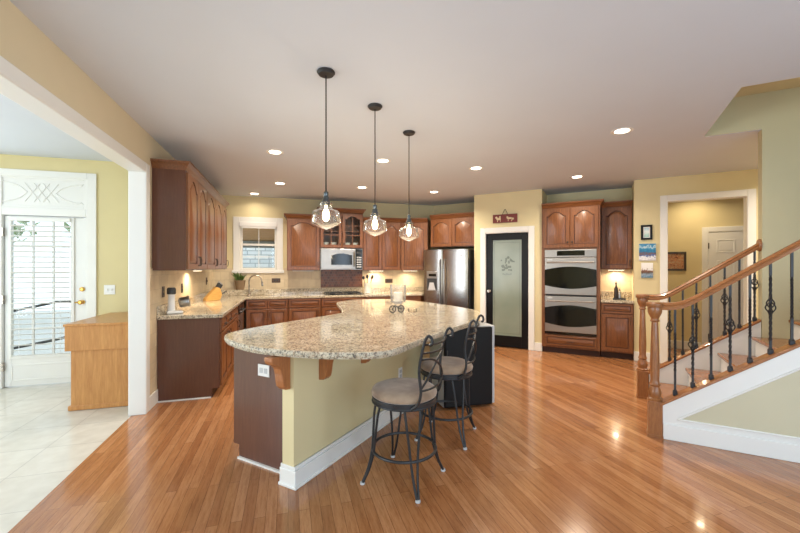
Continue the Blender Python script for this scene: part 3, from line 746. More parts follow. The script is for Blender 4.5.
def lens(x0, x1, z0, z1, bulge):
    n = 12; pts = [(x0, z0 + bulge)]
    for i in range(n + 1): t = i / n; pts.append((x0 + (x1 - x0) * t, z0 + bulge - bulge * sin(pi * t)))
    for i in range(n + 1): t = i / n; pts.append((x1 + (x0 - x1) * t, z1 - bulge + bulge * sin(pi * t)))
    return [p for i, p in enumerate(pts) if i == 0 or (Vector(p) - Vector(pts[i - 1])).length > 1e-5]
for z0, z1 in ((.985, 1.59), (.365, .955)):
    od = bx(.05, ow - .05, -.03, 0, z0, z1).build('door', 'steel_soft', ov, bevel=.006)
    h = z1 - z0
    MB().prism_y(lens(.052, ow - .052, z0 + h * .16, z0 + h * .76, .05), -.034, -.028).build('window', 'blackgloss', od)
    b = MB(); zz = z1 - .075; b.tube([(.09, -.03, zz), (.09, -.075, zz), (ow - .09, -.075, zz), (ow - .09, -.03, zz)], .012); b.build('handle', 'steel_soft', od, smooth=True)
    bx(.09, .17, -.032, -.028, z1 - .04, z1 - .02).build('badge', 'grey', od)
bx(.05, ow - .05, -.02, 0, .322, .36).build('vent', 'blackgloss', ov)
ac = base_cab('single-door cherry base cabinet with drawer right of the double oven', (*xy(-.062, 6.80), 0), D, .445, .62, 1)
wall_cab('single-door cherry wall cabinet right of the oven cabinet over the small counter', (*xy(-.062, 7.10), 0), D, .445, .325, 1.40, 2.42, 1, .08, (False, False))
ct2 = thing('small_countertop', 'small granite countertop beside the double oven', 'countertop', (*xy(-.062, 6.77), .877), D)
bx(0, .449, 0, .645, 0, .04).build('slab', 'granite', ct2, bevel=.006); bx(0, .449, .628, .648, .04, .14).build('backsplash_lip', 'granite', ct2)
# a tray with bottles on it
p = xy(.20, 7.05)
tr = tag(MB().box(-.09, .09, -.06, .06, 0, .006).box(-.09, -.085, -.06, .06, .006, .02).box(.085, .09, -.06, .06, .006, .02).box(-.085, .085, .055, .06, .006, .02).box(-.085, .085, -.06, -.055, .006, .02).build('tray', 'rubber', loc=(*p, .9175), rz=D), 'small dark tray on the counter beside the double oven', 'tray')
for i, (dx, h, lab) in enumerate(((-.045, .30, 'tall dark bottle with spout on the small tray'), (.005, .17, 'short steel shaker on the small tray'))):
    q = xy(.20 + dx, 7.05)
    bt = thing('bottle' if i == 0 else 'shaker', lab, 'bottle' if i == 0 else 'shaker', (*q, .924))
    b = MB(); b.lathe([(.028, 0), (.03, .01), (.03, h * .55), (.012, h * .68), (.011, h * .8)], n=14); b.build('body', 'bronze' if i == 0 else 'steel', bt, smooth=True)
    b = MB(); b.lathe([(.014, h * .8), (.014, h * .86), (.004, h * .9), (.003, h)], n=10); b.build('spout' if i == 0 else 'lid', 'rubber', bt, smooth=True)
q = xy(.30, 6.98); b = MB(); b.lathe([(.018, 0), (.033, .003), (.036, .05), (.035, .075), (.032, .075), (.03, .008)], n=16)
tag(b.build('glass_cup', 'shade_glass', loc=(*q, .9175), smooth=True), 'small clear glass cup right of the tray by the oven', 'cup')

# ================================================================== island
isl = thing('kitchen_island', 'kitchen island with yellow seating side, dark wood end and white skirting', 'island', (0, 0, 0), D)
body = [(-1.79, 1.84), (-1.79, 4.2), (-2.1, 4.45), (-2.45, 4.75), (-2.95, 4.95), (-3.3, 4.7), (-3.15, 4.22), (-2.47, 3.42), (-2.47, 1.945), (-1.88, 1.945), (-1.88, 1.84)]
MB().prism(body, .1, .875).build('body', 'cherry_end', isl)
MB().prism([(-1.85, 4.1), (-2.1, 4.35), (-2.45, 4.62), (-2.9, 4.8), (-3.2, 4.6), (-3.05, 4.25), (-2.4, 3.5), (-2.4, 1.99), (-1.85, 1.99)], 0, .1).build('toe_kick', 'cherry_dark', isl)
b = MB(); b.box(-1.79, -1.77, 1.84, 4.2, 0, .875); b.box(-1.87, -1.77, 1.82, 1.84, 0, .875); b.build('knee_wall', 'wall', isl)
b = MB(); ip = [(-1.89, 1.835), (-1.89, 1.812), (-1.75, 1.812), (-1.75, 4.2), (-1.772, 4.2), (-1.772, 1.822), (-1.875, 1.822)]
b.prism(ip, 0, .115); b.prism([(-1.895, 1.835), (-1.895, 1.804), (-1.74, 1.804), (-1.74, 4.2), (-1.752, 4.2), (-1.752, 1.815), (-1.885, 1.815)], 0, .02)
ip2 = [(-1.885, 1.835), (-1.885, 1.816), (-1.756, 1.816), (-1.756, 4.2), (-1.772, 4.2), (-1.772, 1.822), (-1.875, 1.822)]
b.prism(ip2, .115, .14); b.build('skirting', 'white', isl, bevel=.006)
b = MB(); b.box(-2.42, -1.88, 1.905, 1.945, 0, .014); b.build('shoe_moulding', 'white', isl)
MB().box(-2.48, -1.872, 1.922, 1.945, .1, .875).box(-2.42, -1.872, 1.922, 1.945, .014, .1).build('end_panel', 'cherry_end', isl)
bx(-1.88, -1.86, 1.835, 1.945, 0, .875).build('corner_return', 'wall', isl)
def corbel(sx, n0, along):
    # scroll bracket: profile in (projection, z)
    prof = [(0, .872), (.16, .872), (.16, .85), (.15, .83), (.128, .815), (.105, .805), (.085, .785), (.075, .75), (.068, .70), (.06, .665), (.04, .645), (0, .64)]
    b = MB()
    if along == 's':      # projects towards +s from the yellow wall
        a = b.verts([(-1.77 + p, n0, z) for p, z in prof]); c = b.verts([(-1.77 + p, n0 + .07, z) for p, z in prof])
    else:
        a = b.verts([(sx, 1.82 - p, z) for p, z in prof]); c = b.verts([(sx + .07, 1.82 - p, z) for p, z in prof])
    b.quad_strip(a, c); b.b.faces.new(a[::-1]); b.b.faces.new(c)
    return b.build('corbel', 'corbel', isl, bevel=.006)
corbel(-1.865, 0, 'n'); corbel(0, 2.06, 's'); corbel(0, 2.58, 's')
# outlets on the island
def plate(label, loc, rz, w=.075, h=.115, mat='plastic', slots='plastic', name='outlet', cat='outlet', group='wall outlets', toggles=0):
    t = thing(name, label, cat, loc, rz, group)
    bx(-w / 2, w / 2, -.007, 0, -h / 2, h / 2).build('plate', mat, t, bevel=.003)
    b = MB()
    if toggles:
        for i in range(toggles):
            x = (i - (toggles - 1) / 2) * .046; b.box(x - .006, x + .006, -.018, -.006, -.014, .014)
        b.build('toggle', slots, t)
    else:
        b.box(-.018, .018, -.010, -.006, .008, .038) if h >= w else b.box(.008, .038, -.010, -.006, -.018, .018)
        b.box(-.018, .018, -.010, -.006, -.038, -.008) if h >= w else b.box(-.038, -.008, -.010, -.006, -.018, .018)
        b.build('socket', slots, t)
    return t
plate('white outlet on the dark wood end of the island', (*xy(-2.155, 1.922), .69), D, .115, .085, slots='grey')
plate('white outlet low on the yellow side of the island behind the first stool', (*xy(-1.77, 3.26), .39), radians(45), slots='grey')
# island countertop
def closed_spline(pts, n=5):
    P = [Vector((*p, 0)) for p in pts]; m = len(P); out = []
    for i in range(m):
        p0, p1, p2, p3 = P[i - 1], P[i], P[(i + 1) % m], P[(i + 2) % m]
        for k in range(n):
            t = k / n
            q = .5 * ((2 * p1) + (p2 - p0) * t + (2 * p0 - 5 * p1 + 4 * p2 - p3) * t * t + (3 * p1 - p0 - 3 * p2 + p3) * t ** 3)
            out.append((q.x, q.y))
    return out
top_pts = [(-2.57, 1.93), (-2.405, 1.80), (-2.2, 1.725), (-2.008, 1.69), (-1.778, 1.70), (-1.515, 1.762), (-1.30, 1.868), (-1.20, 1.95), (-1.155, 2.05), (-1.15, 2.25), (-1.145, 2.7), (-1.125, 3.1), (-1.10, 3.42), (-1.13, 3.75), (-1.25, 4.2), (-1.45, 4.5),
           (-1.93, 4.85), (-2.4, 5.12), (-2.85, 5.28), (-3.2, 5.22), (-3.5, 4.92), (-3.48, 4.5), (-3.32, 4.25), (-2.95, 3.85), (-2.66, 3.5), (-2.60, 3.3), (-2.62, 2.7), (-2.63, 2.2)]
it = thing('island_countertop', 'large curved granite island countertop with a rough chiselled edge', 'countertop', (0, 0, .877), D)
sp = closed_spline(top_pts)
def inset(pts, d):
    m = len(pts); out = []
    for i in range(m):
        a = Vector(pts[i - 1]); c = Vector(pts[(i + 1) % m]); t = (c - a).normalized(); out.append((pts[i][0] - t.y * d, pts[i][1] + t.x * d))
    return out
area2 = sum(sp[i - 1][0] * sp[i][1] - sp[i][0] * sp[i - 1][1] for i in range(len(sp)))
sg = 1 if area2 > 0 else -1
ins = inset(sp, .006 * sg)
MB().prism(ins, .002, .043).build('slab', 'granite', it)
b = MB(); rings = []
for k, (zz, off) in enumerate(((.0, .012), (.010, .002), (.026, -.001), (.038, .003), (.0435, .0065))):
    pr = inset(sp, off * sg)
    rings.append(b.verts([(x + random.uniform(-.0025, .0025), y + random.uniform(-.0025, .0025), zz) for x, y in pr]))
for A, B_ in zip(rings, rings[1:]): b.quad_strip(A, B_)
inn = b.verts([(x, y, .0435) for x, y in inset(sp, .012 * sg)]); inn0 = b.verts([(x, y, 0) for x, y in inset(sp, .02 * sg)])
b.quad_strip(rings[-1], inn); b.quad_strip(inn0, rings[0]); b.build('chiselled_edge', 'granite_edge', it, smooth=True, angle=60)

# small black fridge at the island end
mf = thing('mini_fridge', 'small black-fronted grey refrigerator on the floor at the far end of the island', 'refrigerator', (1.497, 3.485, 0), radians(-2))
bx(0, .575, .045, .47, .015, .825).build('body', 'grey', mf, bevel=.008)
bx(0, .53, 0, .042, .02, .82).build('door', 'black', mf, bevel=.018)
b = MB()
for x in (.04, .53):
    for y in (.09, .43): b.lathe([(.018, 0), (.018, .016)], (x, y, 0), 10)
b.build('foot', 'rubber', mf)
b = MB(); b.box(.02, .03, -.012, .002, .3, .6); b.build('handle', 'rubber', mf)

# candle holder and iron stand on the island
cq = (1.237, 4.256)
ch = thing('hurricane_candle_holder', 'clear glass hurricane candle holder with ivory candle on the island', 'candle holder', (*cq, .9215))
ch.scale = (1.2, 1.2, 1.08)
b = MB(); b.lathe([(.05, 0), (.058, .004), (.058, .03), (.03, .055), (.03, .07), (.074, .10), (.078, .285)], n=24, close=False)
b.build('glass_vase', 'vase_glass', ch, smooth=True)
b = MB(); b.lathe([(.042, .106), (.044, .112), (.044, .20), (.038, .205)], n=20); b.build('candle', 'candle', ch, smooth=True)
b = MB(); b.tube([(0, 0, .204), (.002, 0, .218)], .0015, 6); b.build('wick', 'rubber', ch)
sc_ = thing('iron_scroll_stand', 'dark iron scroll ornament in front of the candle holder', 'ornament', (1.16, 4.06, .9215), radians(10))
for x in (-.045, .06):
    b = MB(); b.tube([(x + .038 * cos(a), .0, .045 + .038 * sin(a)) for a in [2 * pi * i / 16 for i in range(16)]], .006, 6, True)
    for k in range(3):
        a = pi * k / 3; b.tube([(x - .036 * cos(a), 0, .045 - .036 * sin(a)), (x + .036 * cos(a), 0, .045 + .036 * sin(a))], .003, 6)
    b.build('wheel', 'iron', sc_, smooth=True)
b = MB(); b.tube(smooth_pts([(-.045, 0, .045), (-.02, .0, .085), (.02, .0, .06), (.06, 0, .045)]), .005, 6); b.build('scroll', 'iron', sc_, smooth=True)
gd_ = thing('glass_dish', 'small clear glass dish with handle right of the iron ornament', 'dish', (1.36, 4.09, .9215))
b = MB(); b.lathe([(.035, 0), (.05, .004), (.056, .04), (.052, .04), (.045, .008)], n=20); b.build('bowl', 'shade_glass', gd_, smooth=True)
b = MB(); b.tube([(.05, 0, .035), (.085, 0, .04), (.09, 0, .02), (.06, 0, .012)], .005, 6); b.build('handle', 'shade_glass', gd_, smooth=True)

# ================================================================== bar stools
def make_stool():
    t = thing('bar_stool', '', 'stool')
    b = MB(); prof = [(.15, .566), (.208, .568), (.221, .578), (.224, .594), (.214, .614), (.18, .628), (.1, .634), (.02, .636)]
    b.lathe(prof, n=32); b.build('seat', 'suede', t, smooth=True, angle=80)
    b = MB(); b.lathe([(.205, .53), (.214, .53), (.214, .566), (.19, .566), (.19, .53)], n=32, close=False)
    b.tube(circ(.213, .533, 32), .008, 8, True); b.tube(circ(.213, .563, 32), .006, 8, True); b.lathe([(.19, .548), (.02, .548), (.02, .56), (.19, .56)], n=24)
    b.build('seat_ring', 'iron', t, smooth=True)
    b = MB(); b.tube(circ(.215, .21, 40), .010, 8, True); b.build('foot_ring', 'iron', t, smooth=True)
    for k in range(4):
        a0 = radians(45 + 90 * k)
        b = MB()
        for sgn in (-1, 1):
            pts = []
            for r, z, off in ((.185, .54, .30), (.200, .46, .24), (.207, .36, .18), (.213, .27, .13), (.220, .2, .10), (.245, .1, .055), (.285, .012, .02)):
                a = a0 + sgn * off; pts.append((r * cos(a), r * sin(a), z))
            b.tube(smooth_pts(pts, 4), .0085, 8)
        lg = b.build('leg', 'iron', t, smooth=True)
        b = MB(); b.lathe([(.014, 0), (.017, .004), (.015, .016)], (.287 * cos(a0), .287 * sin(a0), 0), 12); b.build('foot_cap', 'grey', lg, smooth=True)
    # back: local +x is the rear of the seat
    for sgn in (-1, 1):
        b = MB(); y = .165 * sgn
        pts = [(.14, y, .54), (.185, y, .58), (.205, y, .66), (.195, y * 1.03, .78), (.215, y * 1.05, .90), (.24, y * 1.05, .985), (.262, y * 1.05, 1.012), (.283, y * 1.05, .995), (.283, y * 1.05, .965), (.268, y * 1.05, .957)]
        b.tube(smooth_pts(pts, 5), .0095, 8); b.build('back_post', 'iron', t, smooth=True)
    def rail(z, x, bow_, r=.007):
        pts = [(x, -.168, z), (x + bow_ * .7, -.09, z - .006), (x + bow_, 0, z - .008), (x + bow_ * .7, .09, z - .006), (x, .168, z)]
        b = MB(); b.tube(smooth_pts(pts, 5), r, 8); b.build('back_rail', 'iron', t, smooth=True)
    rail(.955, .235, .035); rail(.90, .214, .035); rail(.665, .204, .03)
    for sgn in (-1, 1):
        pts = [(.210, -.168 * sgn, .86), (.235, -.06 * sgn, .845), (.238, .05 * sgn, .79), (.225, .13 * sgn, .72), (.205, .165 * sgn, .675)]
        b = MB(); b.tube(smooth_pts(pts, 6), .007, 8); b.build('back_scroll', 'iron', t, smooth=True)
    return t
st = make_stool(); st.location = (.758, 2.462, 0); st.rotation_euler = (0, 0, radians(-45))
st['label'] = 'nearer bar stool with round tan seat and dark scrolled iron back at the island'; st['group'] = 'bar stools at the island'
s2 = copy_tree(st); s2.location = (1.30, 2.99, 0); s2.rotation_euler = (0, 0, radians(-38)); s2['label'] = 'farther bar stool with round tan seat, standing in front of the small black fridge'

# ================================================================== pendants and recessed lights
def make_pendant():
    t = thing('pendant_lamp', '', 'lamp')
    top = CZ - 1.69     # shade bottom at z = 1.69
    b = MB(); b.lathe([(.058, top), (.062, top - .008), (.05, top - .024), (.012, top - .03)], n=24); b.build('canopy', 'iron', t, smooth=True)
    b = MB(); b.tube([(0, 0, .25), (0, 0, top - .02)], .0045, 8); b.build('rod', 'iron', t, smooth=True)
    b = MB(); b.lathe([(.006, .262), (.016, .255), (.018, .24), (.015, .228), (.022, .222), (.024, .2), (.03, .19), (.03, .172), (.022, .165)], n=20); b.build('socket', 'pendant_metal', t, smooth=True)
    b = MB(); b.lathe([(.044, .178), (.039, .168), (.038, .156), (.045, .143), (.062, .133), (.084, .127), (.091, .119), (.099, .05), (.094, .04), (.05, .016), (.004, .0)], n=32, close=False)
    b.build('glass_shade', 'shade_glass', t, smooth=True, angle=60)
    b = MB(); b.tube(circ(.043, .178, 28), .003, 6, True); b.build('shade_rim', 'shade_glass', t, smooth=True)
    b = MB(); b.lathe([(.010, .166), (.012, .15), (.022, .118), (.026, .092), (.018, .066), (.005, .056)], n=16); b.build('bulb', 'bulb', t, smooth=True)
    return t
pd = make_pendant()
for i, (x, y, lab) in enumerate(((.249, 2.622, 'nearest of the three clear glass pendants over the island, largest in view'), (.691, 3.062, 'middle one of the three clear glass pendants over the island'), (1.147, 3.559, 'farthest of the three clear glass pendants over the island, by the refrigerator side'))):
    o = pd if i == 0 else copy_tree(pd)
    o.location = (x, y, 1.69); o['label'] = lab; o['group'] = 'glass pendants over the island'
for o in [o for o in list(COL.objects) if o.name.startswith('pendant_lamp')]:
    lamp('pendant_light', 'POINT', o, (0, 0, .03), 13, (1, .86, .68), .03)
def make_can():
    t = thing('recessed_light', '', 'light')
    b = MB(); b.lathe([(.062, 0), (.085, -.006), (.098, -.003), (.1, 0)], n=28, close=False); b.build('trim_ring', 'white', t, smooth=True)
    b = MB(); b.lathe([(.066, -.001), (.064, -.004), (.002, -.004)], n=28); b.build('lens', 'lens', t, smooth=True)
    return t
cans = [(-.145, 4.62, 'recessed ceiling light nearest the left wall cabinets, in the front row'), (1.143, 4.61, 'recessed ceiling light above the middle of the island, between the second and third pendant rods'),
        (2.434, 4.60, 'recessed ceiling light right of the pendants, before the refrigerator'), (4.095, 4.613, 'recessed ceiling light in front of the double oven'), (3.143, 2.938, 'recessed ceiling light nearest the stairs, standing alone'),
        (2.482, 6.256, 'recessed ceiling light just in front of the refrigerator corner'), (1.187, 6.244, 'recessed ceiling light before the microwave'), (-.122, 6.316, 'recessed ceiling light before the window, just short of the one at the sink'),
        (-.585, 7.33, 'recessed ceiling light right over the sink, nearest the window')]
cn = make_can()
for i, (x, y, lab) in enumerate(cans):
    o = cn if i == 0 else copy_tree(cn); o.location = (x, y, CZ); o['label'] = lab; o['group'] = 'recessed ceiling lights'
for o in [o for o in list(COL.objects) if o.name.startswith('recessed_light')]:
    lamp('downlight', 'AREA', o, (0, 0, -.012), 4 if o.location.y > 7 else (36 if o.location.y > 6 else 22), (1, .86, .68), .12, 150)
hall_can = thing('hall_light', 'recessed ceiling light of the back hall, hidden above the door head', 'light', (*xy(1.35, 7.75), CZ))
b = MB(); b.lathe([(.066, -.001), (.064, -.004), (.002, -.004)], n=28); b.build('lens', 'lens', hall_can, smooth=True)
lamp('downlight', 'AREA', hall_can, (0, 0, -.012), 10, (1, .80, .52), .12, 140)
hall_fill = thing('recessed_light', 'added recessed light, unseen in the corridor behind the stair wall, brightening the hall', 'light', (*xy(2.35, 5.85), CZ), 0)  # unseen downlight added to lift the hall wall and its casing
b = MB(); b.lathe([(.062, 0), (.085, -.006), (.098, -.003), (.1, 0)], n=28, close=False); b.build('trim_ring', 'white', hall_fill, smooth=True)
b = MB(); b.lathe([(.066, -.001), (.064, -.004), (.002, -.004)], n=28); b.build('lens', 'lens', hall_fill, smooth=True)
lamp('downlight', 'AREA', hall_fill, (0, 0, -.012), 45, (1, .88, .74), .12, 160)
# under-cabinet lights
def puck(label, loc, rz, L, power=5):
    t = thing('under_cabinet_light', label, 'light', loc, rz, 'under-cabinet lights')
    bx(-L / 2, L / 2, -.03, .03, -.016, 0).build('housing', 'white', t, bevel=.003); bx(-L / 2 + .01, L / 2 - .01, -.022, .022, -.019, -.0155).build('lens', 'strip' if power else 'plastic', t)
    if not power: return t
    lamp('strip_light', 'AREA', t, (0, 0, -.022), power, warm, .06, 160)
puck('slim light under the middle left wall cabinet', (-1.2, 5.8, 1.40), L90, .3, 5.5)
puck('unlit white light bar under the wall cabinet left of the microwave', (.28, 7.5, 1.375), 0, .4, 0)
puck('slim light under the two-door cabinet right of the microwave', (1.72, 7.5, 1.375), 0, .3, 5)
puck('slim light under the angled corner cabinet', (2.42, 7.42, 1.375), radians(-22.5), .3, 5)
puck('slim light under the wall cabinet beside the double oven', (*xy(.16, 7.3), 1.40), D, .25, 4)

# ================================================================== stairs
SN0, SN1 = 3.83, 4.90      # near knee wall face, far knee wall outer face start
stair = thing('staircase', 'wooden staircase with white risers and painted side panel rising past the hall', 'staircase', (0, 0, 0), D)
NS = 8
for i in range(NS):
    s0 = .47 + .262 * i; z = .2 + .185 * i
    bx(s0, s0 + .262 + .03, SN0 + .09, SN1 - .014, z - .03, z).build('tread', 'oak_rail_h', stair, bevel=.008)
    bx(s0 + .028, s0 + .04, SN0 + .09, SN1 - .014, max(0, z - .185), z - .031).build('riser', 'white', stair)
cap = lambda s: .30 + (s - .42) * .69
send = 2.5
def wedge(n0, n1, s0, s1, drop, zbot=0):
    b = MB(); b.prism_y([(s0, zbot), (s1, zbot), (s1, cap(s1) - drop), (s0, cap(s0) - drop)], n0, n1); return b
wedge(SN0, SN0 + .09, .42, send, .02).build('knee_wall', 'white', stair)
wedge(SN1 - .0, SN1 + .08, .42, 1.33, .02).build('knee_wall', 'white', stair)
def slope_box(n0, n1, s0, s1, d0, d1):
    return MB().prism_y([(s0, cap(s0) - d1), (s1, cap(s1) - d1), (s1, cap(s1) - d0), (s0, cap(s0) - d0)], n0, n1)
slope_box(SN0 - .012, SN0 + .102, .40, send, 0, .025).build('stringer_cap', 'oak_rail_h', stair, bevel=.006)
slope_box(SN1 - .012, SN1 + .092, .40, 1.33, 0, .025).build('stringer_cap', 'oak_rail_h', stair, bevel=.006)
# painted triangular panel with moulding on the near side
bz = .175
ps0 = .42 + (bz + .165 - .30) / .69
pan = [(ps0 + .05, bz), (send, bz), (send, cap(send) - .165)]
MB().prism_y(pan, SN0 - .004, SN0 + .001).build('side_panel', 'panel', stair)
b = MB()
tri = [(ps0 + .05, SN0 - .006, bz + .004), (send, SN0 - .006, bz + .004)]
b.tube(tri, .008, 8); b.tube([(ps0 + .05, SN0 - .006, bz + .004), (send, SN0 - .006, cap(send) - .165)], .008, 8)
b.build('panel_moulding', 'white', stair, smooth=True)
bx(.425, send, SN0 - .014, SN0, 0, .13).build('skirting', 'white', stair, bevel=.005)
# railings
def newel(parent, s, n):
    b = MB(); b.box(s - .052, s + .052, n - .052, n + .052, 0, .30); nb = b.build('newel_post', 'oak_rail', parent, bevel=.006)
    b = MB(); prof = [(.05, .30), (.052, .315), (.04, .325), (.046, .345), (.05, .37), (.042, .40), (.034, .42), (.044, .435), (.036, .45), (.032, .47), (.035, .54), (.036, .60), (.031, .75), (.026, .92), (.024, .965), (.036, .975), (.028, .99), (.03, 1.0), (.045, 1.03), (.052, 1.05), (.054, 1.085), (.05, 1.098)]
    b.lathe(prof, (s, n, 0), 20); b.build('turned_shaft', 'oak_rail', nb, smooth=True)
    b = MB(); b.lathe([(.062, 1.095), (.066, 1.105), (.066, 1.125), (.055, 1.135)], (s, n, 0), 24); b.build('post_cap', 'oak_rail', nb, smooth=True)
    b = MB(); b.box(s - .058, s + .058, n - .058, n + .058, 0, .02); b.build('plinth', 'oak_rail', nb)
def baluster(parent, s, n, z0, z1, basket, ph):
    b = MB(); rings = []; N = 44; h = .0075
    for i in range(N + 1):
        t = i / N; z = z0 + (z1 - z0) * t
        tw = 0
        if basket:  lo, hi = (.14, .86)
        else: lo, hi = (.28, .72)
        tt = min(max((t - lo) / (hi - lo), 0), 1); a = tt * 2 * pi * 3.0 + pi / 4
        rings.append(b.verts([(s + h * 1.414 * cos(a + k * pi / 2), n + h * 1.414 * sin(a + k * pi / 2), z) for k in range(4)]))
    for A, B_ in zip(rings, rings[1:]): b.quad_strip(A, B_)
    b.b.faces.new(rings[0][::-1]); b.b.faces.new(rings[-1])
    o = b.build('baluster', 'iron', parent)
    b = MB(); b.box(s - .015, s + .015, n - .015, n + .015, z0 - .004, z0 + .03); b.lathe([(.019, .03), (.013, .042)], (s, n, z0), 4); b.build('shoe', 'iron', o, bevel=.002)
    if basket:
        zc = z0 + (z1 - z0) * .52; b = MB()
        for k in range(4):
            pts = []
            for i in range(11):
                t = i / 10; a = k * pi / 2 + t * pi * 1.1; r = .005 + .025 * sin(pi * t); pts.append((s + r * cos(a), n + r * sin(a), zc - .06 + .12 * t))
            b.tube(pts, .0045, 6)
        for e in (-1, 1): b.lathe([(.008, -.006), (.014, 0), (.008, .006)], (s, n, zc + e * .066), 10)
        b.build('basket', 'iron', o, smooth=True)
    return o
rail_top = lambda s: 1.135 + max(0, s - .52) * .70
def handrail(parent, n, s0, s1):
    prof = [(-.03, -.05), (.03, -.05), (.034, -.03), (.028, -.018), (.034, -.006), (.024, .008), (0, .014), (-.024, .008), (-.034, -.006), (-.028, -.018), (-.034, -.03)]
    ss = [s0, .42, .46, .50, .54, .58, .64, .72] + [s1]
    b = MB(); rings = []
    def rz_(s):   # eased start
        if s < .46: return 1.137
        if s < .64: t = (s - .46) / .18; return 1.137 + .70 * .09 * t * t * 1.0
        return 1.137 + .063 + (s - .64) * .70
    for s in sorted(set(ss)): rings.append(b.verts([(s, n + dy, rz_(s) - .014 + dz) for dy, dz in prof]))
    for A, B_ in zip(rings, rings[1:]): b.quad_strip(A, B_)
    b.b.faces.new(rings[0][::-1]); b.b.faces.new(rings[-1])
    b.build('handrail', 'oak_rail_h', parent, smooth=True, angle=35); return rz_
near = thing('stair_railing', 'nearer stair railing with oak handrail, turned newel and dark twisted iron balusters', 'railing', (0, 0, 0), D, 'stair railings')
far = thing('stair_railing', 'farther stair railing on the hall side, its handrail ending at a round rosette', 'railing', (0, 0, 0), D, 'stair railings')
nn, fn = SN0 + .045, SN1 + .04
newel(near, .372, nn); newel(far, .362, fn)
rzf = handrail(near, nn, .39, 2.3); handrail(far, fn, .38, 1.322)
for i in range(13):
    s = .513 + .1185 * i; baluster(near, s, nn, cap(s), rzf(s) - .06, i % 2 == 1, i)
for i in range(7):
    s = .606 + .1145 * i; baluster(far, s, fn, cap(s), rzf(s) - .06, i % 2 == 0, i)
b = MB(); b.lathe([(.03, -.02), (.055, -.018), (.062, -.008), (.062, 0)], n=24)
o = b.build('rosette', 'oak_rail', far, smooth=True); o.rotation_euler = (0, radians(90), 0); o.location = (1.334, fn, rzf(1.33) - .035)

# ================================================================== small things on walls and counters
def framed(name, label, cat, s0, s1, z0, z1, n, mat, frame=None, fw=.025, group=None, matw=0):
    t = thing(name, label, cat, (*xy((s0 + s1) / 2, n), (z0 + z1) / 2), D, group); w, h = (s1 - s0) / 2, (z1 - z0) / 2
    if frame:
        b = MB(); ring(b, -w, w, -h, h, fw, -.022, 0); b.build('frame', frame, t, bevel=.003)
        if matw: b = MB(); ring(b, -w + fw, w - fw, -h + fw, h - fw, matw, -.012, -.004); b.build('mat_board', 'plastic', t)
        bx(-w + fw + matw * .9, w - fw - matw * .9, -.010, -.003, -h + fw + matw * .9, h - fw - matw * .9).build('picture', mat, t)
        bx(-w + .002, w - .002, -.003, 0, -h + .002, h - .002).build('backing', 'rubber', t)
    else:
        bx(-w, w, -.022, 0, -h, h).build('canvas', mat, t, bevel=.002)
    return t
framed('framed_picture', 'small black-framed pale blue picture, topmost of the three beside the hall opening', 'picture', .478, .625, 1.85, 2.075, 6.83, m_picture('pale blue seascape print', 'sky'), 'black', .03, matw=.012)
framed('canvas_picture', 'blue sea and white houses canvas, middle of the three beside the hall opening', 'picture', .455, .668, 1.535, 1.79, 6.83, m_picture('blue sea canvas print', 'sea'))
framed('canvas_picture', 'small pale harbour canvas, lowest of the three beside the hall opening', 'picture', .482, .632, 1.275, 1.50, 6.83, m_picture('harbour canvas print', 'harbour'))
framed('framed_picture', 'dark-framed warm-toned picture on the back wall of the hall', 'picture', .93, 1.245, 1.372, 1.705, 8.2, m_picture('warm floral print', 'hall'), 'bronze', .035)
# plaque over the pantry door
t = thing('wall_plaque', 'dark red rectangular plaque with cream figures hung by a cord over the pantry door', 'plaque', (*xy(-1.572, 6.83), 2.305), D)
o = bx(-.215, .215, -.022, -.004, -.075, .075).build('board', paint('dark red plaque', (122, 48, 42), .5), t, bevel=.003)
b = MB()
for (x, z, rx, rz_) in ((-.11, -.005, .045, .022), (-.15, .02, .022, .02), (-.085, .03, .016, .016), (-.13, -.04, .008, .022), (-.08, -.04, .008, .022), (.08, .0, .05, .018), (.14, -.012, .02, .02), (.045, .02, .018, .016), (.06, -.035, .008, .02), (.12, -.04, .008, .02)):
    b.sphere((x, -.023, z), 1, (rx, .006, rz_), 10)
b.build('relief', paint('cream plaque figures', (226, 206, 168), .5), o, smooth=True)
b = MB(); b.tube([(-.045, -.012, .075), (-.005, -.008, .165), (.005, -.008, .165), (.045, -.012, .075)], .004, 6); b.build('cord', 'bronze', t, smooth=True)
# plates: left wall, range wall, breakfast room
plate('white double switch plate on the pale yellow wall by the garden door', (-2.16, WB, 1.15), 0, .12, .12, name='light_switch', cat='switch', group='switches', toggles=2)
plate('dark bronze outlet on the left tile wall, nearest the opening', (-1.332, 4.78, 1.16), L90, .08, .12, 'bronze_plastic', 'rubber')
plate('dark bronze outlet on the left tile wall, lit by the cabinet light', (-1.332, 5.55, 1.16), L90, .08, .12, 'bronze_plastic', 'rubber')
plate('dark bronze switch on the left tile wall close to the corner', (-1.332, 7.1, 1.2), L90, .08, .12, 'bronze_plastic', 'rubber', 'light_switch', 'switch', 'switches', 1)
plate('wide dark bronze outlet right of the kitchen window', (-.22, BY - .008, 1.18), 0, .16, .085, 'bronze_plastic', 'rubber')
plate('wide dark bronze outlet on the tile right of the microwave', (2.02, BY - .008, 1.15), 0, .16, .085, 'bronze_plastic', 'rubber')
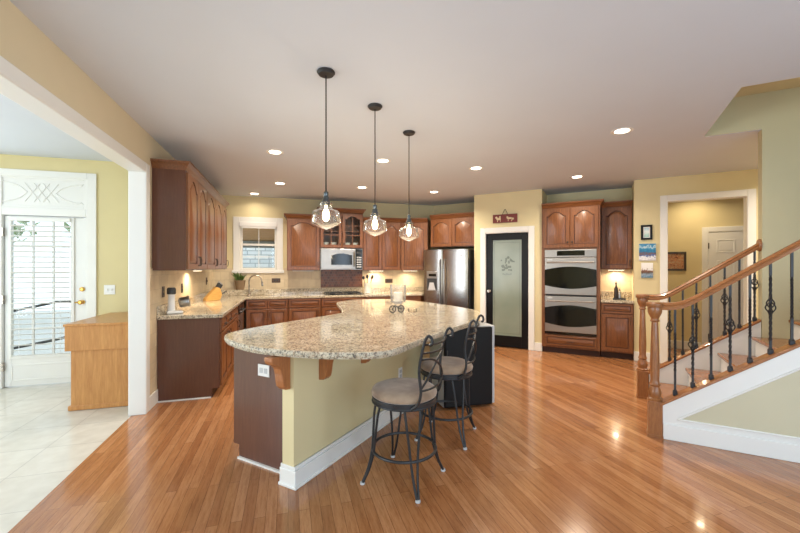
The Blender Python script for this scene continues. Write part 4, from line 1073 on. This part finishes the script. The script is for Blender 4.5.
# potted plant
pt = thing('potted_plant', 'spiky green plant in a stone-coloured pot by the kitchen window', 'plant', (-.85, 7.53, 1.0225))
b = MB(); b.lathe([(.055, 0), (.06, .01), (.078, .13), (.082, .135), (.082, .15), (.07, .15), (.066, .12)], n=20); b.build('pot', 'terra', pt, smooth=True)
b = MB(); b.lathe([(.002, .118), (.067, .122)], n=16, close=False); b.build('soil', 'cherry_dark', pt)
b = MB()
for i in range(26):
    a = random.random() * 2 * pi; L = random.uniform(.05, .17); sp_ = random.uniform(.03, .15); w = .013
    base = Vector((.02 * cos(a), .02 * sin(a), .12)); tip = Vector((sp_ * cos(a), sp_ * sin(a), .12 + L)); mid = (base + tip) / 2 + Vector((0, 0, .03))
    side = Vector((-sin(a), cos(a), 0)) * w
    v = b.verts([base - side * .5, base + side * .5, mid + side, tip, mid - side]); b.b.faces.new(v)
pt.scale = (1.2, 1.2, 1.15)
o = b.build('leaves', 'leaf', pt); sd = o.modifiers.new('thick', 'SOLIDIFY'); sd.thickness = .003
# faucet
fc = thing('faucet', 'satin nickel gooseneck kitchen faucet at the sink under the window', 'faucet', (-.68, 7.38, .9175))
b = MB(); b.lathe([(.03, 0), (.032, .008), (.022, .02), (.02, .07), (.016, .09)], n=16); b.build('base', 'nickel', fc, smooth=True)
arc = [(0, 0, .08), (0, 0, .22)] + [(.11 - .11 * cos(a) , -.03 * (1 - cos(a)) / 2, .26 + .11 * sin(a)) for a in [pi * i / 10 for i in range(11)]] + [(.225, -.032, .20)]
b = MB(); b.tube(smooth_pts(arc, 3), .012, 10); b.build('spout', 'nickel', fc, smooth=True)
b = MB(); b.tube([(.222, -.031, .25), (.228, -.032, .17)], .018, 12); b.build('spray_head', 'nickel', fc, smooth=True)
b = MB(); b.tube([(.018, 0, .05), (.05, -.005, .07), (.08, -.01, .13)], .007, 8); b.build('lever', 'nickel', fc, smooth=True)
# knife block
kb = thing('knife_block', 'pale wood knife block with dark-handled knives on the left counter', 'knife block', (-1.16, 6.45, .9175), radians(35))
kb.scale = (.85, .85, .95)
MB().prism_y([(-.02 - .08, 0), (.16, 0), (.20, .09), (.16, .2), (.10, .22), (-.09, .04)], -.06, .06).build('block', 'block', kb, bevel=.006)
for j in range(3):
    for k in range(3):
        bs = Vector((.12 + .022 * j, -.035 + .035 * k, .214 - .018 * j)); dr = Vector((.55, 0, .8)).normalized()
        b = MB(); b.tube([bs - dr * .02, bs + dr * (.09 + .012 * k)], .0095, 8); kn = b.build('knife_handle', 'rubber', kb, smooth=True)
        b = MB(); b.tube([bs + dr * .085, bs + dr * (.094 + .012 * k)], .0097, 8); b.build('end_cap', 'steel', kn, smooth=True)
b = MB(); b.tube([(.19, -.02, .09), (.30, -.02, .14)], .009, 8); b.tube([(.19, .015, .085), (.29, .015, .125)], .009, 8); b.build('scissor_handle', 'rubber', kb, smooth=True)
# appliance at the near end of the left counter
gr = thing('stand_mixer', 'small white and steel countertop mixer with a black top by the left tile wall', 'appliance', (-1.225, 4.76, .9175), radians(25))
b = MB(); b.prism([(-.07, -.05), (.09, -.05), (.09, .05), (-.07, .05)], 0, .03); b.build('base', 'plastic', gr, bevel=.012)
b = MB(); b.lathe([(.04, .03), (.036, .08), (.034, .2), (.04, .215)], (-.02, 0, 0), 18); b.build('column', 'plastic', gr, smooth=True)
b = MB(); b.lathe([(.038, .215), (.045, .22), (.045, .275), (.035, .29)], (-.02, 0, 0), 18); b.build('black_top', 'rubber', gr, smooth=True)
b = MB(); b.lathe([(.05, 0), (.058, .01), (.058, .08), (.064, .085), (.064, .1), (.05, .104)], n=24); o = b.build('steel_drum', 'steel', gr, smooth=True); o.location = (.06, .0, .115); o.rotation_euler = (radians(80), 0, radians(75))
b = MB(); b.lathe([(.045, -.004), (.045, .002)], n=20); q = b.build('drum_glass', 'blackgloss', gr, smooth=True); q.location = o.location; q.rotation_euler = o.rotation_euler
# utensil crock
uc = thing('utensil_crock', 'white ceramic crock holding dark utensils right of the cooktop', 'crock', (1.52, 7.42, .9175))
b = MB(); b.lathe([(.055, 0), (.062, .006), (.062, .19), (.066, .2), (.058, .2), (.056, .02)], n=22); b.build('pot', 'ceramic', uc, smooth=True)
for i, (dx, dy, lean, kind) in enumerate(((-.03, 0, -.05, 'ladle'), (0, .02, .0, 'spatula'), (.03, 0, .06, 'spoon'), (.01, -.02, .09, 'spoon'))):
    tp_ = Vector((dx + lean, dy, .31 + .02 * (i % 2)))
    b = MB(); b.tube([(dx * .6, dy * .6, .03), tp_], .005, 6); b.sphere(tp_, .028, (1, .4, 1.2) if kind != 'spatula' else (1, .2, 1.5), 10)
    o = tag(b.build(kind, 'rubber' if i != 2 else 'cherry', loc=uc.location, smooth=True), ['dark ladle standing leftmost in the white utensil crock', 'dark spatula standing upright in the middle of the white utensil crock', 'brown wooden spoon in the white utensil crock', 'dark spoon leaning farthest right in the white utensil crock'][i], 'utensil')

# oak counter in the breakfast room
oc2 = thing('oak_cabinet', 'golden oak counter cabinet at the opening to the breakfast room', 'cabinet', (-2.085, 4.515, 0), 0)
bx(.01, .52, .03, 1.02, .05, .62).build('body', 'oak', oc2); bx(-.015, .52, .02, 1.02, 0, .05).build('base_moulding', 'oak', oc2, bevel=.008)
bx(-.03, .525, 0, 1.02, .60, .845).build('apron', 'oak', oc2, bevel=.004); bx(-.04, .53, -.01, 1.03, .845, .87).build('top', 'oak', oc2, bevel=.006)

# ================================================================== outside
struct('ground_outside', bx(-9, 8, BY + .16, 16, -.2, -.1), 'concrete')
struct('patio', bx(-9, -1.55, WB + .13, 16, -.19, -.05), 'concrete')
tag(bx(-1.4, 4, 10.6, 11.0, -.1, 2.4).build('stone_wall', 'stone'), 'pale stacked stone retaining wall outside the kitchen window', 'wall')
pr = thing('porch_roof', 'brown boarded porch ceiling with a grey beam outside the kitchen window', 'porch', (0, 0, 0))
b = MB(); A = b.verts([(x, y, z) for x in (-1.45, 4) for y, z in ((BY + .16, 2.75), (8.75, 2.0), (8.75, 2.06), (BY + .16, 2.81))])
for f in ((0, 1, 2, 3), (4, 5, 6, 7), (0, 1, 5, 4), (1, 2, 6, 5), (2, 3, 7, 6), (3, 0, 4, 7)): b.b.faces.new([A[k] for k in f])
b.build('boards', 'soffit', pr); bx(-1.45, 4, 8.70, 8.84, 1.86, 2.0).build('beam', 'beam', pr)
hr = thing('garden_handrail', 'dark metal handrail outside the glazed garden door', 'handrail', (0, 0, -.05))
b = MB(); b.tube([(-5.2, 7.2, .55), (-3.4, 7.0, .95), (-2.4, 6.9, 1.0)], .02, 8); b.build('top_rail', 'iron', hr, smooth=True)
b = MB(); b.tube([(-5.2, 7.2, .02), (-3.4, 7.0, .38), (-2.4, 6.9, .62)], .02, 8); b.build('lower_rail', 'iron', hr, smooth=True)
for x, y, z in ((-5.2, 7.2, .55), (-2.4, 6.9, 1.0)):
    b = MB(); b.tube([(x, y, 0), (x, y, z)], .02, 8); b.build('post', 'iron', hr, smooth=True)
def tree(label, loc, h, r, seed):
    rnd = random.Random(seed); t = thing('tree', label, 'tree', loc, 0, 'trees beyond the patio')
    b = MB(); b.tube(smooth_pts([(0, 0, 0), (.05, 0, h * .3), (-.04, .03, h * .6), (0, 0, h * .85)], 4), [.12 - .006 * i for i in range(13)], 8); b.build('trunk', 'bark', t, smooth=True)
    b = MB()
    for i in range(900):
        a = rnd.random() * 2 * pi; ph = math.acos(2 * rnd.random() - 1); rr = r * (.55 + .45 * rnd.random())
        p = Vector((rr * sin(ph) * cos(a), rr * sin(ph) * sin(a), h * .68 + rr * 1.15 * cos(ph)))
        u = Vector((rnd.gauss(0, 1), rnd.gauss(0, 1), rnd.gauss(0, 1))).normalized(); w = u.orthogonal().normalized(); L = rnd.uniform(.10, .2)
        v = b.verts([p - u * L, p - w * L * .5, p + u * L, p + w * L * .5]); b.b.faces.new(v)
    o = b.build('crown', 'foliage', t); return t
tree('pale leafy tree beyond the patio, left one outside the garden door', (-8.2, 12.0, -.05), 5.0, 1.9, 1)
tree('pale leafy tree beyond the patio, right one outside the garden door', (-4.2, 12.6, -.05), 5.0, 1.8, 2)
